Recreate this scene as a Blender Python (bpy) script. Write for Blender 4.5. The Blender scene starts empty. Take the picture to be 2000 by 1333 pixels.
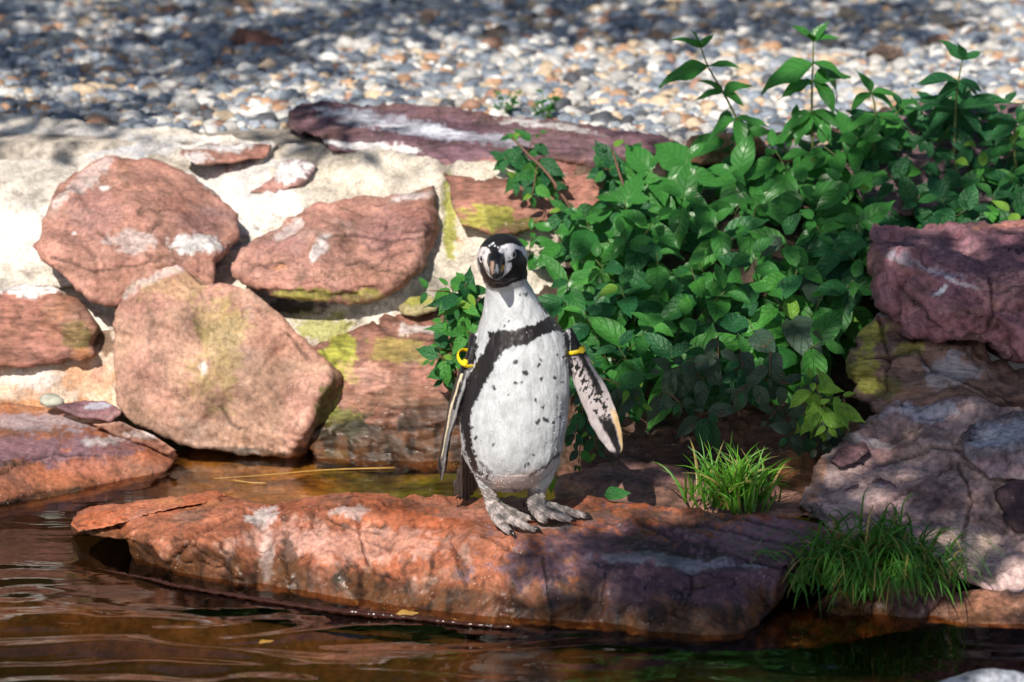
import bpy, bmesh, math, random
import numpy as np
from mathutils import Vector, Matrix
from mathutils.geometry import delaunay_2d_cdt

random.seed(7)
RNG = np.random.default_rng(7)
scene = bpy.context.scene
COL = scene.collection

# ------------------------------------------------------------------ camera
PITCH = math.radians(13.0)
DIST = 7.0
CENTER = np.array([0.0, 0.077, 0.464])
FWD = np.array([0.0, math.cos(PITCH), -math.sin(PITCH)])
UPV = np.array([0.0, math.sin(PITCH), math.cos(PITCH)])
CAM = CENTER - DIST * FWD
cam_data = bpy.data.cameras.new('camera')
cam = bpy.data.objects.new('camera', cam_data)
COL.objects.link(cam)
cam.location = CAM
cam.rotation_euler = (math.pi / 2 - PITCH, 0, 0)
cam_data.sensor_width = 36.0
cam_data.lens = 36.0 * DIST / 2.0
cam_data.clip_start = 0.1
cam_data.clip_end = 400.0
cam_data.dof.use_dof = True
cam_data.dof.focus_distance = DIST + 0.27
cam_data.dof.aperture_fstop = 3.5
scene.camera = cam

# ------------------------------------------------------------------ sky, sun, exposure
SUN = np.array([-0.24, -0.72, 0.65]); SUN /= np.linalg.norm(SUN)
world = bpy.data.worlds.new('World'); scene.world = world
world.use_nodes = True
wn = world.node_tree.nodes; wl = world.node_tree.links
sky = wn.new('ShaderNodeTexSky'); sky.sky_type = 'NISHITA'; sky.sun_disc = False
sky.sun_elevation = math.asin(SUN[2])
sky.sun_rotation = math.atan2(SUN[0], SUN[1])
wl.new(sky.outputs['Color'], wn['Background'].inputs['Color'])
wn['Background'].inputs['Strength'].default_value = 0.075
sun_data = bpy.data.lights.new('sun', 'SUN'); sun_data.energy = 5.0
sun_data.angle = math.radians(0.5); sun_data.color = (1.0, 0.93, 0.82)
sun = bpy.data.objects.new('sun', sun_data); COL.objects.link(sun)
sun.rotation_euler = Vector(SUN).to_track_quat('Z', 'Y').to_euler()
sun.location = (-4, -5, 8)
scene.view_settings.view_transform = 'Standard'
scene.view_settings.look = 'None'
scene.view_settings.exposure = 0.3
scene.view_settings.gamma = 1.0
scene.view_settings.use_curve_mapping = False
scene.cycles.max_bounces = 8
scene.cycles.transparent_max_bounces = 8
try:
    scene.cycles.use_denoising = True
except Exception:
    pass

# ------------------------------------------------------------------ pixel <-> place
def ray(px, py):
    px = np.asarray(px, float); py = np.asarray(py, float)
    dx = (px - 1000.0) / 7000.0; dy = (666.5 - py) / 7000.0
    d = FWD + dx[..., None] * np.array([1.0, 0, 0]) + dy[..., None] * UPV
    return d
def P(px, py, Y):
    d = ray(px, py)
    t = (np.asarray(Y, float) - CAM[1]) / d[..., 1]
    return CAM + d * t[..., None]
def YZ(px, py, z):
    d = ray(np.float64(px), np.float64(py))
    return float(CAM[1] + d[1] * (z - CAM[2]) / d[2])
def V(px, py, Y): return (px, py, Y)
def Zv(px, py, z): return (px, py, YZ(px, py, z))
def project(w):
    r = np.asarray(w) - CAM
    dz = r @ FWD
    return 1000 + 7000 * r[..., 0] / dz, 666.5 - 7000 * (r @ UPV) / dz

# ------------------------------------------------------------------ noise
_perm = np.concatenate([RNG.permutation(256)] * 2 + [np.zeros(2, int)])
_perm[512:] = _perm[:2]
_grad = RNG.normal(size=(256, 3)); _grad /= np.linalg.norm(_grad, axis=1)[:, None]
_rnd3 = RNG.random((256, 3))
def _h(i, j, k):
    return _perm[(_perm[(_perm[i & 255] + j) & 255] + k) & 255]
def pnoise(p):
    i = np.floor(p).astype(int); f = p - i
    u = f * f * f * (f * (f * 6 - 15) + 10)
    r = 0
    for a in (0, 1):
        wx = u[:, 0] if a else 1 - u[:, 0]
        for b in (0, 1):
            wy = u[:, 1] if b else 1 - u[:, 1]
            for c in (0, 1):
                wz = u[:, 2] if c else 1 - u[:, 2]
                g = _grad[_h(i[:, 0] + a, i[:, 1] + b, i[:, 2] + c)]
                d = f - np.array([a, b, c])
                r = r + wx * wy * wz * np.einsum('ij,ij->i', g, d)
    return r * 1.6
def fbm(p, n=4, gain=0.5):
    p = np.asarray(p, float)
    s = 0; a = 1.0; t = 0
    for k in range(n):
        s = s + a * pnoise(p * (2.03 ** k) + 17.3 * k); t += a; a *= gain
    return s / t * 1.3
def worley(p):
    i = np.floor(p).astype(int)
    n = len(p)
    f1 = np.full(n, 9.0); f2 = np.full(n, 9.0)
    idd = np.zeros(n, int); off = np.zeros((n, 3))
    for a in (-1, 0, 1):
        for b in (-1, 0, 1):
            for c in (-1, 0, 1):
                h = _h(i[:, 0] + a, i[:, 1] + b, i[:, 2] + c)
                q = i + np.array([a, b, c]) + _rnd3[h]
                dv = p - q
                d = np.sqrt((dv * dv).sum(1))
                m = d < f1
                f2 = np.where(m, f1, np.minimum(f2, d))
                off[m] = dv[m]; idd[m] = h[m]
                f1 = np.where(m, d, f1)
    return f1, f2, idd, off
def sstep(a, b, x):
    t = np.clip((x - a) / (b - a), 0, 1)
    return t * t * (3 - 2 * t)

# ------------------------------------------------------------------ objects
def tag(o, label=None, cat=None, group=None, kind=None):
    if label: o['label'] = label
    if cat: o['category'] = cat
    if group: o['group'] = group
    if kind: o['kind'] = kind
    return o
def empty(name, loc, **k):
    o = bpy.data.objects.new(name, None); COL.objects.link(o)
    o.location = loc; o.empty_display_size = 0.05
    return tag(o, **k)
def link(name, me, parent=None, loc=None, **k):
    o = bpy.data.objects.new(name, me); COL.objects.link(o)
    if loc is not None: o.location = loc
    if parent is not None: o.parent = parent
    return tag(o, **k)
def mesh(name, v, f, mat=None, smooth=True, col=None, wet=None):
    me = bpy.data.meshes.new(name)
    v = np.asarray(v, np.float32)
    if isinstance(f, np.ndarray):
        n, k = f.shape
        me.vertices.add(len(v)); me.vertices.foreach_set('co', v.ravel())
        me.loops.add(n * k); me.loops.foreach_set('vertex_index', f.astype(np.int32).ravel())
        me.polygons.add(n); me.polygons.foreach_set('loop_start', np.arange(0, n * k, k, dtype=np.int32))
        me.update(calc_edges=True); me.validate()
    else:
        me.from_pydata(v.tolist(), [], f)
    me.polygons.foreach_set('use_smooth', np.full(len(me.polygons), smooth, bool))
    if col is not None:
        a = me.color_attributes.new('Col', 'FLOAT_COLOR', 'POINT')
        c = np.ones((len(v), 4), np.float32); c[:, :3] = col
        a.data.foreach_set('color', c.ravel())
    if wet is not None:
        a = me.attributes.new('wet', 'FLOAT', 'POINT')
        a.data.foreach_set('value', np.asarray(wet, np.float32))
    if mat: me.materials.append(mat)
    me.update()
    return me
def vnormals(v, f):
    n = np.zeros_like(v)
    a, b, c = v[f[:, 0]], v[f[:, 1]], v[f[:, 2]]
    fn = np.cross(b - a, c - a)
    for k in range(3):
        for d in range(3):
            n[:, d] += np.bincount(f[:, k], fn[:, d], len(v))
    return n / (np.linalg.norm(n, axis=1)[:, None] + 1e-12)

# ------------------------------------------------------------------ materials
def new_mat(name):
    m = bpy.data.materials.new(name); m.use_nodes = True
    nt = m.node_tree
    return m, nt, nt.nodes, nt.links, nt.nodes['Principled BSDF']
def N(nt, t, **k):
    n = nt.nodes.new(t)
    for a, b in k.items():
        if a in n.inputs.keys(): n.inputs[a].default_value = b
        else: setattr(n, a, b)
    return n
def ramp(nt, src, pts):
    r = nt.nodes.new('ShaderNodeValToRGB'); e = r.color_ramp.elements
    while len(e) < len(pts): e.new(0.5)
    for x, (p, c) in zip(e, pts):
        x.position = p; x.color = (c, c, c, 1) if not hasattr(c, '__len__') else (*c, 1)
    nt.links.new(src, r.inputs[0]); return r.outputs[0]
def mixc(nt, blend, fac, a, b):
    m = nt.nodes.new('ShaderNodeMix'); m.data_type = 'RGBA'; m.blend_type = blend
    for s, v in ((0, fac), (6, a), (7, b)):
        if hasattr(v, 'is_linked') or hasattr(v, 'links'): nt.links.new(v, m.inputs[s])
        elif s == 0: m.inputs[0].default_value = v
        else: m.inputs[s].default_value = (*v, 1)
    return m.outputs[2]
def math_(nt, op, a, b=None):
    m = nt.nodes.new('ShaderNodeMath'); m.operation = op
    for s, v in ((0, a), (1, b)):
        if v is None: continue
        if hasattr(v, 'links'): nt.links.new(v, m.inputs[s])
        else: m.inputs[s].default_value = v
    return m.outputs[0]

def rock_material(name, grain=70.0, bump=0.5, speck=0.5, stretch=(1, 1, 1), rough=0.78, contrast=1.0):
    m, nt, ns, ls, bs = new_mat(name)
    tc = N(nt, 'ShaderNodeTexCoord'); mp = N(nt, 'ShaderNodeMapping')
    mp.inputs['Scale'].default_value = stretch
    ls.new(tc.outputs['Object'], mp.inputs['Vector'])
    co = mp.outputs['Vector']
    at = N(nt, 'ShaderNodeAttribute', attribute_name='Col')
    wt = N(nt, 'ShaderNodeAttribute', attribute_name='wet')
    n1 = N(nt, 'ShaderNodeTexNoise', Scale=9.0, Detail=9.0, Roughness=0.62); ls.new(co, n1.inputs['Vector'])
    n2 = N(nt, 'ShaderNodeTexNoise', Scale=grain, Detail=8.0, Roughness=0.7); ls.new(co, n2.inputs['Vector'])
    n3 = N(nt, 'ShaderNodeTexNoise', Scale=28.0, Detail=6.0, Roughness=0.6, Distortion=0.6); ls.new(co, n3.inputs['Vector'])
    c = contrast
    v1 = ramp(nt, n1.outputs[0], [(0.32, 1 - 0.62 * c), (0.47, 0.95), (0.66, 1 + 0.3 * c)])
    v2 = ramp(nt, n2.outputs[0], [(0.33, 1 - 0.55 * c), (0.5, 1.0), (0.66, 1 + 0.45 * c)])
    a = mixc(nt, 'MULTIPLY', 1.0, at.outputs['Color'], v1)
    a = mixc(nt, 'MULTIPLY', 1.0, a, v2)
    # pale mineral flecks and dark pits
    vo = N(nt, 'ShaderNodeTexVoronoi', Scale=grain * 1.5); ls.new(co, vo.outputs[0].node.inputs['Vector'])
    fl = ramp(nt, vo.outputs['Distance'], [(0.10, 1.0), (0.22, 0.0)])
    sel = ramp(nt, n3.outputs[0], [(0.54, 0.0), (0.62, 1.0)])
    fl = math_(nt, 'MULTIPLY', fl, sel)
    fl = math_(nt, 'MULTIPLY', fl, speck)
    a = mixc(nt, 'MIX', fl, a, (0.62, 0.56, 0.52))
    pit = ramp(nt, n3.outputs[0], [(0.30, 1.0), (0.38, 0.0)])
    a = mixc(nt, 'MULTIPLY', math_(nt, 'MULTIPLY', pit, 0.55), a, (0.35, 0.3, 0.3))
    ls.new(a, bs.inputs['Base Color'])
    wr = math_(nt, 'MULTIPLY', wt.outputs['Fac'], ramp(nt, n3.outputs[0], [(0.38, 0.0), (0.62, 1.0)]))
    rg = N(nt, 'ShaderNodeMapRange'); ls.new(wr, rg.inputs[0])
    rg.inputs[3].default_value = rough; rg.inputs[4].default_value = 0.13
    ls.new(rg.outputs[0], bs.inputs['Roughness'])
    bs.inputs['Specular IOR Level'].default_value = 0.3
    b1 = N(nt, 'ShaderNodeBump', Strength=bump * .7, Distance=0.004); ls.new(n3.outputs[0], b1.inputs['Height'])
    b2 = N(nt, 'ShaderNodeBump', Strength=bump, Distance=0.0035); ls.new(n2.outputs[0], b2.inputs['Height'])
    ls.new(b1.outputs[0], b2.inputs['Normal'])
    ls.new(b2.outputs[0], bs.inputs['Normal'])
    return m
M_ROCK = rock_material('red_sandstone')
M_SMOOTH = rock_material('smooth_sandstone', grain=90, bump=0.38, speck=0.6, contrast=0.8)
M_MORTAR = rock_material('mortar', grain=150, bump=1.0, speck=0.5, contrast=0.75, rough=0.9)
M_LAYER = rock_material('layered_sandstone', grain=60, bump=0.6, speck=0.6, stretch=(0.6, 0.8, 2.2))
M_SOIL = rock_material('dark_soil', grain=50, bump=0.8, speck=0.1)

RED = (0.40, 0.185, 0.145); REDL = (0.50, 0.27, 0.215); BRN = (0.26, 0.125, 0.09)
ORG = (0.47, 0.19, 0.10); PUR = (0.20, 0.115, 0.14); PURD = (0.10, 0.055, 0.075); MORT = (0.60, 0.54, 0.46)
PATCH = dict(white=(0.72, 0.70, 0.70), moss=(0.30, 0.30, 0.05), dark=(0.028, 0.024, 0.018), orange=(0.55, 0.24, 0.09),
             purple=PUR, moss_shade=(0.10, 0.11, 0.02), sand=(0.62, 0.5, 0.36), blue=(0.42, 0.44, 0.52), red=RED, pink=(0.55, 0.30, 0.24), brown=(0.16, 0.085, 0.05), purpd=(0.075, 0.042, 0.06))

# ------------------------------------------------------------------ rock builder
def pip(poly, x, y):
    inside = np.zeros(len(x), bool); n = len(poly)
    for i in range(n):
        x0, y0 = poly[i]; x1, y1 = poly[(i + 1) % n]
        if y0 == y1: continue
        c = ((y0 > y) != (y1 > y)) & (x < (x1 - x0) * (y - y0) / (y1 - y0) + x0)
        inside ^= c
    return inside
def pdist(poly, x, y, closed=True):
    d = np.full(len(x), 1e9); n = len(poly)
    for i in range(n if closed else n - 1):
        x0, y0 = poly[i]; x1, y1 = poly[(i + 1) % n]
        ex, ey = x1 - x0, y1 - y0; L = ex * ex + ey * ey + 1e-9
        t = np.clip(((x - x0) * ex + (y - y0) * ey) / L, 0, 1)
        d = np.minimum(d, np.hypot(x - x0 - t * ex, y - y0 - t * ey))
    return d
def resample(poly, step):
    out = []
    n = len(poly)
    for i in range(n):
        a = np.array(poly[i]); b = np.array(poly[(i + 1) % n])
        k = max(1, int(round(np.hypot(*(b - a)) / step)))
        for j in range(k): out.append(a + (b - a) * j / k)
    return np.array(out)

def rock(name, label, cat, out, inn=(), brk=(), step=5.0, rnd=20, thick=0.2, shrink=0.25, base=(RED,), mat=None,
         low=0.005, facet=0.011, fine=0.0022, crack=0.006, layer=0.0, wig=3.0, sm=4, patches=(), wet=0.0, wetz=None,
         parent=None, kind=None, group=None, seed=0, fscale=7.5, crscale=5.0, grime=.55, drip=0.0, flake=.003, cracks=(), sat=1.05, val=.78):
    if mat is not M_MORTAR and mat is not M_SOIL:
        base = [tuple(max(.01, (sum(c) / 3 + (k - sum(c) / 3) * sat) * val) for k in c) for c in base]; rnd = rnd * .62
    so = seed * 7.31 + (sum(map(ord, label or name)) % 97)
    o2 = [(p[0], p[1]) for p in out]
    cv = list(out) + list(inn); ce = [(i, (i + 1) % len(out)) for i in range(len(out))]
    for pl in brk:
        s = len(cv); cv += list(pl); ce += [(s + i, s + i + 1) for i in range(len(pl) - 1)]
    r = delaunay_2d_cdt([Vector((p[0], p[1])) for p in cv], ce, [list(range(len(out)))], 1, 1e-3)
    ct = []
    cvv = np.array([(v.x, v.y) for v in r[0]]); cY = np.zeros(len(cvv))
    cin = np.array([(p[0], p[1]) for p in cv]); cyy = np.array([p[2] for p in cv])
    for i in range(len(cvv)):
        if r[3][i]: cY[i] = cyy[r[3][i][0]]
        else:
            d = np.hypot(*(cin - cvv[i]).T); w = 1 / (d + 1e-3) ** 2; cY[i] = (w * cyy).sum() / w.sum()
    for f in r[2]:
        for k in range(1, len(f) - 1): ct.append((f[0], f[k], f[k + 1]))
    # dense outline with an uneven edge
    rs = resample(o2, step)
    nx = np.roll(rs, -1, 0) - np.roll(rs, 1, 0); nx = np.stack([nx[:, 1], -nx[:, 0]], 1); nx /= np.linalg.norm(nx, axis=1)[:, None] + 1e-9
    q = np.c_[rs / 60.0, np.full(len(rs), so)]
    rs = rs + nx * (fbm(q, 4, 0.6) * wig * 1.6)[:, None]
    x0, y0 = rs.min(0); x1, y1 = rs.max(0)
    gx, gy = np.meshgrid(np.arange(x0, x1, step), np.arange(y0, y1, step * 0.86))
    gx[1::2] += step / 2
    gx = gx.ravel() + RNG.uniform(-.18, .18, gx.size) * step; gy = gy.ravel() + RNG.uniform(-.18, .18, gy.size) * step
    pl = [tuple(p) for p in rs]
    k = pip(pl, gx, gy); gx, gy = gx[k], gy[k]
    k = pdist(pl, gx, gy) > step * 0.55; gx, gy = gx[k], gy[k]
    px = np.r_[rs[:, 0], gx]; py = np.r_[rs[:, 1], gy]; nb = len(rs)
    res = delaunay_2d_cdt([Vector(t) for t in np.c_[px, py].tolist()], [(i, (i + 1) % nb) for i in range(nb)], [list(range(nb))], 1, 1e-4)
    vv = np.array([(v.x, v.y) for v in res[0]])
    idx = np.full(len(px), -1)
    for i, l in enumerate(res[3]):
        for j in l:
            if j < len(px): idx[j] = i
    px, py = vv[:, 0], vv[:, 1]
    tris = []
    for f in res[2]:
        for k in range(1, len(f) - 1): tris.append((f[0], f[k], f[k + 1]))
    F = np.array(tris)
    loop = [idx[i] for i in range(nb) if idx[i] >= 0]
    # depth from the coarse facets
    best = np.full(len(px), -1e9); Y = np.zeros(len(px))
    for a, b, c in ct:
        A, B, C = cvv[a], cvv[b], cvv[c]
        d = (B[1] - C[1]) * (A[0] - C[0]) + (C[0] - B[0]) * (A[1] - C[1])
        if abs(d) < 1e-6: continue
        l0 = ((B[1] - C[1]) * (px - C[0]) + (C[0] - B[0]) * (py - C[1])) / d
        l1 = ((C[1] - A[1]) * (px - C[0]) + (A[0] - C[0]) * (py - C[1])) / d
        l2 = 1 - l0 - l1
        mn = np.minimum(np.minimum(l0, l1), l2)
        m = mn > best
        l0c, l1c, l2c = np.clip(l0, 0, 1), np.clip(l1, 0, 1), np.clip(l2, 0, 1); s = l0c + l1c + l2c
        Y = np.where(m, (l0c * cY[a] + l1c * cY[b] + l2c * cY[c]) / s, Y); best = np.where(m, mn, best)
    E = np.vstack([F[:, [0, 1]], F[:, [1, 2]], F[:, [2, 0]]]); E = np.vstack([E, E[:, ::-1]])
    deg = np.bincount(E[:, 0], minlength=len(px)).astype(float); deg[deg == 0] = 1
    isb = np.zeros(len(px), bool); isb[loop] = True
    for _ in range(sm):
        Yn = np.bincount(E[:, 0], Y[E[:, 1]], len(px)) / deg
        Y = np.where(isb, Y, 0.4 * Y + 0.6 * Yn)
    d = pdist(o2, px, py); d = np.where(isb, 0, d)
    if rnd:
        rr = rnd * (1 + 0.5 * fbm(np.c_[px / 90, py / 90, np.full(len(px), so + 3)], 3))
        t = np.clip(1 - d / rr, 0, 1)
        Y = Y + rr * 0.001 * (1 - np.sqrt(np.clip(1 - t * t, 0, 1)))
    W = P(px, py, Y)
    a, b, c = W[F[:, 0]], W[F[:, 1]], W[F[:, 2]]
    nn = np.cross(b - a, c - a)
    if (nn @ FWD).sum() > 0: F = F[:, ::-1]
    n = vnormals(W, F)
    q = W + so
    wq = q + 0.05 * np.c_[fbm(q * 6, 2), fbm(q * 6 + 9, 2), fbm(q * 6 + 21, 2)]
    disp = low * fbm(q * 5, 4)
    cr_m = np.zeros(len(W))
    if facet:
        f1, f2, ii, of = worley(wq * fscale)
        dirs = _grad[ii]
        disp = disp + facet * 1.6 * np.einsum('ij,ij->i', dirs, of) * sstep(0.0, 0.25, f2 - f1)
        f1, f2, ii, of = worley(wq * fscale * 2.7 + 5)
        disp = disp + facet * 0.6 * np.einsum('ij,ij->i', _grad[ii], of) * sstep(0.0, 0.3, f2 - f1)
    if crack:
        g = np.abs(fbm(wq * np.array([crscale, crscale, crscale * 1.6]) + 31, 3))
        gate = sstep(-0.05, 0.25, fbm(q * 3 + 55, 2))
        cr_m = (1 - sstep(0.0, 0.035, g)) * gate
        disp = disp - crack * cr_m
    if layer:
        L = fbm(wq * np.array([3, 3, 38]), 3)
        disp = disp + layer * np.where(L > 0, np.minimum(L * 3, 0.5), L)
    if flake:   # thin plates that have split off
        t = fbm(wq * np.array([4.5, 4.5, 7.0]) + 91, 4, .55) * 4.5; fl = np.floor(t); fr_ = t - fl
        disp = disp + flake * (fl + sstep(.40, .60, fr_) + .25 * fr_) * .55
    disp = disp + fine * fbm(q * 45, 4, 0.65)
    for pl_, dep in cracks:   # the open joints and splits one can see
        jx_ = px + 5 * fbm(q * 22 + 3, 3); jy_ = py + 5 * fbm(q * 22 + 13, 3)
        dd_ = pdist(pl_, jx_, jy_, False); wdt = 3.2 * (1 + .8 * fbm(q * 9 + 8, 2))
        mk = 1 - sstep(.35 * wdt, wdt + 1.5, dd_); disp = disp - dep * mk; cr_m = np.maximum(cr_m, mk)
    W = W + n * disp[:, None]
    # colour: palette by drifting noise, then stains and some painted-in shade
    nB = len(base); t = np.clip(fbm(q * 4 + 70, 4) * 0.9 + 0.5, 0, 0.999) * (nB - 1) if nB > 1 else np.zeros(len(W))
    i0 = np.minimum(t.astype(int), nB - 1); i1 = np.minimum(i0 + 1, nB - 1); fr = (t - i0)[:, None]
    bp = np.array(base); col = bp[i0] * (1 - fr) + bp[i1] * fr
    wv = np.full(len(W), wet, float)
    n1 = fbm(q * 14 + 11, 5, 0.62); n2 = fbm(q * 45 + 5, 4, 0.65)
    t2 = fbm(q * 13 + 61, 5, .66); col = col * np.clip(1 + .42 * t2, .4, 1.5)[:, None]
    hz_ = sstep(.05, .6, fbm(q * 8 + 151, 5, .65)) * .32; hz_ = hz_ * (0 if mat is M_SOIL else 1); col = col * (1 - hz_[:, None]) + np.array((.40, .33, .30)) * hz_[:, None] * (col.mean() / .24)
    if grime:
        mk = sstep(.08, .55, fbm(q * 11 + 41, 5, .62) + .35 * n2) * grime
        col = col * (1 - mk[:, None]) + np.array((0.09, 0.05, 0.035)) * mk[:, None]
    if drip:
        mk = sstep(.02, .42, fbm(q * np.array([30, 14, 5]) + 77, 5, .62) + .25 * n2) * drip * sstep(-.1, -.5, n[:, 1])
        col = col * (1 - mk[:, None]) + np.array((0.045, 0.024, 0.016)) * mk[:, None]; wv = np.maximum(wv, mk)
        mk = sstep(.22, .5, fbm(q * np.array([26, 14, 4]) + 177, 5, .62) + .2 * n2) * drip * sstep(-.1, -.5, n[:, 1])
        col = col * (1 - .6 * mk[:, None]) + np.array((0.55, 0.33, 0.26)) * .6 * mk[:, None]
    for pt in patches:
        kd, cx, cy, rx, ry, st = pt[:6]
        ang = math.radians(pt[6]) if len(pt) > 6 else 0
        ux = (px - cx) * math.cos(ang) + (py - cy) * math.sin(ang); uy = -(px - cx) * math.sin(ang) + (py - cy) * math.cos(ang)
        rad = np.hypot(ux / rx, uy / ry)
        mk = sstep(-0.12, 0.16, 1 - rad + 0.6 * n1 + 0.65 * n2 - 0.15) * st
        if kd == 'wet': wv = np.maximum(wv, mk); col = col * (1 - 0.35 * mk[:, None]); continue
        if kd == 'dark': wv = np.maximum(wv, mk * 0.7)
        tgt = np.array(PATCH[kd])
        col = col * (1 - mk[:, None]) + tgt * mk[:, None]
    if wetz is not None:   # algae and wet stone along the waterline
        hz = W[:, 2] - wetz + 0.06 * n1 + 0.03 * n2
        mk = 1 - sstep(-0.02, 0.05, hz)
        wv = np.maximum(wv, 1 - sstep(0.0, 0.14, hz))
        mk = mk * 0.92
        col = col * (1 - mk[:, None]) + (np.array((0.085, 0.036, 0.014)) * (1 - .8 * sstep(-.05, .3, fbm(q * np.array([26, 14, 6]) + 37, 4)))[:, None]) * mk[:, None]
    col = col * (1 - 0.6 * cr_m[:, None])
    # sides and back
    B0 = W[loop]; cen = B0.mean(0); back = np.array([0, 0.96, -0.28])
    vs = [W]; fs = [F]; off = len(W); prev = np.array(loop); m = len(loop)
    fwd_ccw = None
    cols = [col]; wets = [wv]
    for t in (0.12, 0.35, 0.7, 1.0):
        R = cen + (B0 - cen) * (1 - shrink * t * t) + back * thick * t
        R = R + 0.35 * low * fbm(R * 12 + so, 3)[:, None]
        cur = np.arange(off, off + m)
        vs.append(R); cols.append(col[loop] * (0.9)); wets.append(wv[loop])
        pn, cn = np.roll(prev, -1), np.roll(cur, -1)
        fs.append(np.c_[prev, cur, cn]); fs.append(np.c_[prev, cn, pn])
        prev = cur; off += m
    R = (cen + back * thick * 1.05)[None]
    vs.append(R); cols.append(col[loop].mean(0)[None]); wets.append(np.zeros(1))
    fs.append(np.c_[prev, np.full(m, off), np.roll(prev, -1)])
    Vv = np.vstack(vs); Fv = np.vstack(fs)
    bm_side = np.vstack(fs[1:])
    # orient the sides outwards
    sc = (Vv[bm_side].mean(1) - (cen + back * thick * 0.5))
    sn = np.cross(Vv[bm_side[:, 1]] - Vv[bm_side[:, 0]], Vv[bm_side[:, 2]] - Vv[bm_side[:, 0]])
    if np.einsum('ij,ij->i', sc, sn).sum() < 0: bm_side = bm_side[:, ::-1]
    Fv = np.vstack([F, bm_side])
    loc = np.array([Vv[:, 0].mean(), Vv[:, 1].mean(), Vv[:, 2].min()])
    if parent is not None: loc = np.array(parent.location)
    me = mesh(name, Vv - loc, Fv, mat or M_ROCK, True, np.vstack(cols), np.concatenate(wets))
    o = link(name, me, parent, None if parent is not None else loc, label=label, cat=cat, kind=kind, group=group)
    return o

# ================================================================== SETTING
# ---- bed of the pool and ground
def grid_mesh(name, xs, ys, zf, mat, colf=None, wet=0.0):
    X, Yg = np.meshgrid(xs, ys); X = X.ravel(); Yg = Yg.ravel()
    Zz = zf(X, Yg)
    nx_, ny_ = len(xs), len(ys)
    i = np.arange(nx_ - 1)[None, :] + nx_ * np.arange(ny_ - 1)[:, None]; i = i.ravel()
    F = np.c_[i, i + 1, i + nx_ + 1, i + nx_]
    v = np.c_[X, Yg, Zz]
    c = colf(v) if colf else None
    return mesh(name, v, F, mat, True, c, np.full(len(v), wet) if colf else None)
def wide(a, b, n, far, m=8):
    return np.concatenate([a - np.geomspace(0.05, far, m)[::-1], np.linspace(a, b, n), b + np.geomspace(0.05, far, m)])

def bed_z(x, y):
    q = np.c_[x, y, 0 * x]
    sh = np.exp(-((y - (-0.20 - 0.29 * x)) / 0.10) ** 2)      # shallow shelf along the ledge
    back = sstep(0.15, 0.5, y) * 1.17
    return -0.20 + 0.13 * sh + 0.145 * back + 0.02 * fbm(q * 5, 4) - 0.4 * sstep(1.3, 1.7, y)
def bed_c(v):
    n1 = fbm(v * 6 + 3, 5)[:, None]; n2 = fbm(v * 20 + 8, 4)[:, None]
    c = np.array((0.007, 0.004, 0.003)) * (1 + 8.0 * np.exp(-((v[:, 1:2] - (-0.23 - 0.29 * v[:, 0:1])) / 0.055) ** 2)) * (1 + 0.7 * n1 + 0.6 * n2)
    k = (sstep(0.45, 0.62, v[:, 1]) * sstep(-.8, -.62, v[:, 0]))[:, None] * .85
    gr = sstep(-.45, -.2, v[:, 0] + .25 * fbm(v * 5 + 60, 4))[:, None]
    cb = np.array((0.40, 0.26, 0.14)) * (1 - gr) + np.array((0.12, 0.20, 0.012)) * gr  # tan part paints the leaning slab's reflection into the bed; green is algae
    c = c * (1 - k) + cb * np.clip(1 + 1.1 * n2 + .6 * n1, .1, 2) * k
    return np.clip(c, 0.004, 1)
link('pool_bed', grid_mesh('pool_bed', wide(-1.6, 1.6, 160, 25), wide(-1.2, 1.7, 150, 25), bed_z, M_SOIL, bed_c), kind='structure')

# ---- water
m, nt, ns, ls, bs = new_mat('water')
gl = N(nt, 'ShaderNodeBsdfGlossy', Roughness=0.015)
tr = N(nt, 'ShaderNodeBsdfTransparent'); tr.inputs[0].default_value = (0.78, 0.58, 0.32, 1)
fr = N(nt, 'ShaderNodeFresnel', IOR=1.43)
geo = N(nt, 'ShaderNodeNewGeometry'); ior = N(nt, 'ShaderNodeMapRange'); ls.new(geo.outputs['Backfacing'], ior.inputs[0]); ior.inputs[3].default_value = 1.43; ior.inputs[4].default_value = 1 / 1.43; ls.new(ior.outputs[0], fr.inputs['IOR'])
mx = N(nt, 'ShaderNodeMixShader')
tc = N(nt, 'ShaderNodeTexCoord'); mp = N(nt, 'ShaderNodeMapping'); mp.inputs['Scale'].default_value = (2.2, 7.5, 1)
ls.new(tc.outputs['Object'], mp.inputs[0])
nz = N(nt, 'ShaderNodeTexNoise', Scale=2.4, Detail=3.0, Roughness=0.45, Distortion=0.5); ls.new(mp.outputs[0], nz.inputs['Vector'])
bp_ = N(nt, 'ShaderNodeBump', Strength=0.10, Distance=0.012); ls.new(nz.outputs[0], bp_.inputs['Height'])
for s in (gl, fr): ls.new(bp_.outputs[0], s.inputs['Normal'])
ls.new(fr.outputs[0], mx.inputs[0]); ls.new(tr.outputs[0], mx.inputs[1]); ls.new(gl.outputs[0], mx.inputs[2])
ls.new(mx.outputs[0], ns['Material Output'].inputs['Surface'])
M_WATER = m
def water_z(x, y):
    q = np.c_[x * 2.3 + 0.6 * y, y * 6.5, 0 * x]
    w = fbm(np.c_[x * 1.3, y * 2, 0 * x], 2)
    amp = 0.0115 * (1 - sstep(-0.45, -0.12, y + 0.12 * x)) * (1 - 0.75 * sstep(-0.5, 0.3, x)) + 0.0006
    z = amp * (pnoise(q + np.c_[w, w * 2, w]) + 0.35 * pnoise(q * 2.3 + 9))
    r = np.hypot(x + 0.95, (y + 0.12) * 1.0)
    z += 0.0012 * np.sin(r * 55) * np.exp(-r * 4.5)
    return z
wx_ = wide(-1.3, 1.3, 420, 25); wy_ = wide(-1.0, 1.3, 420, 25)
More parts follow.
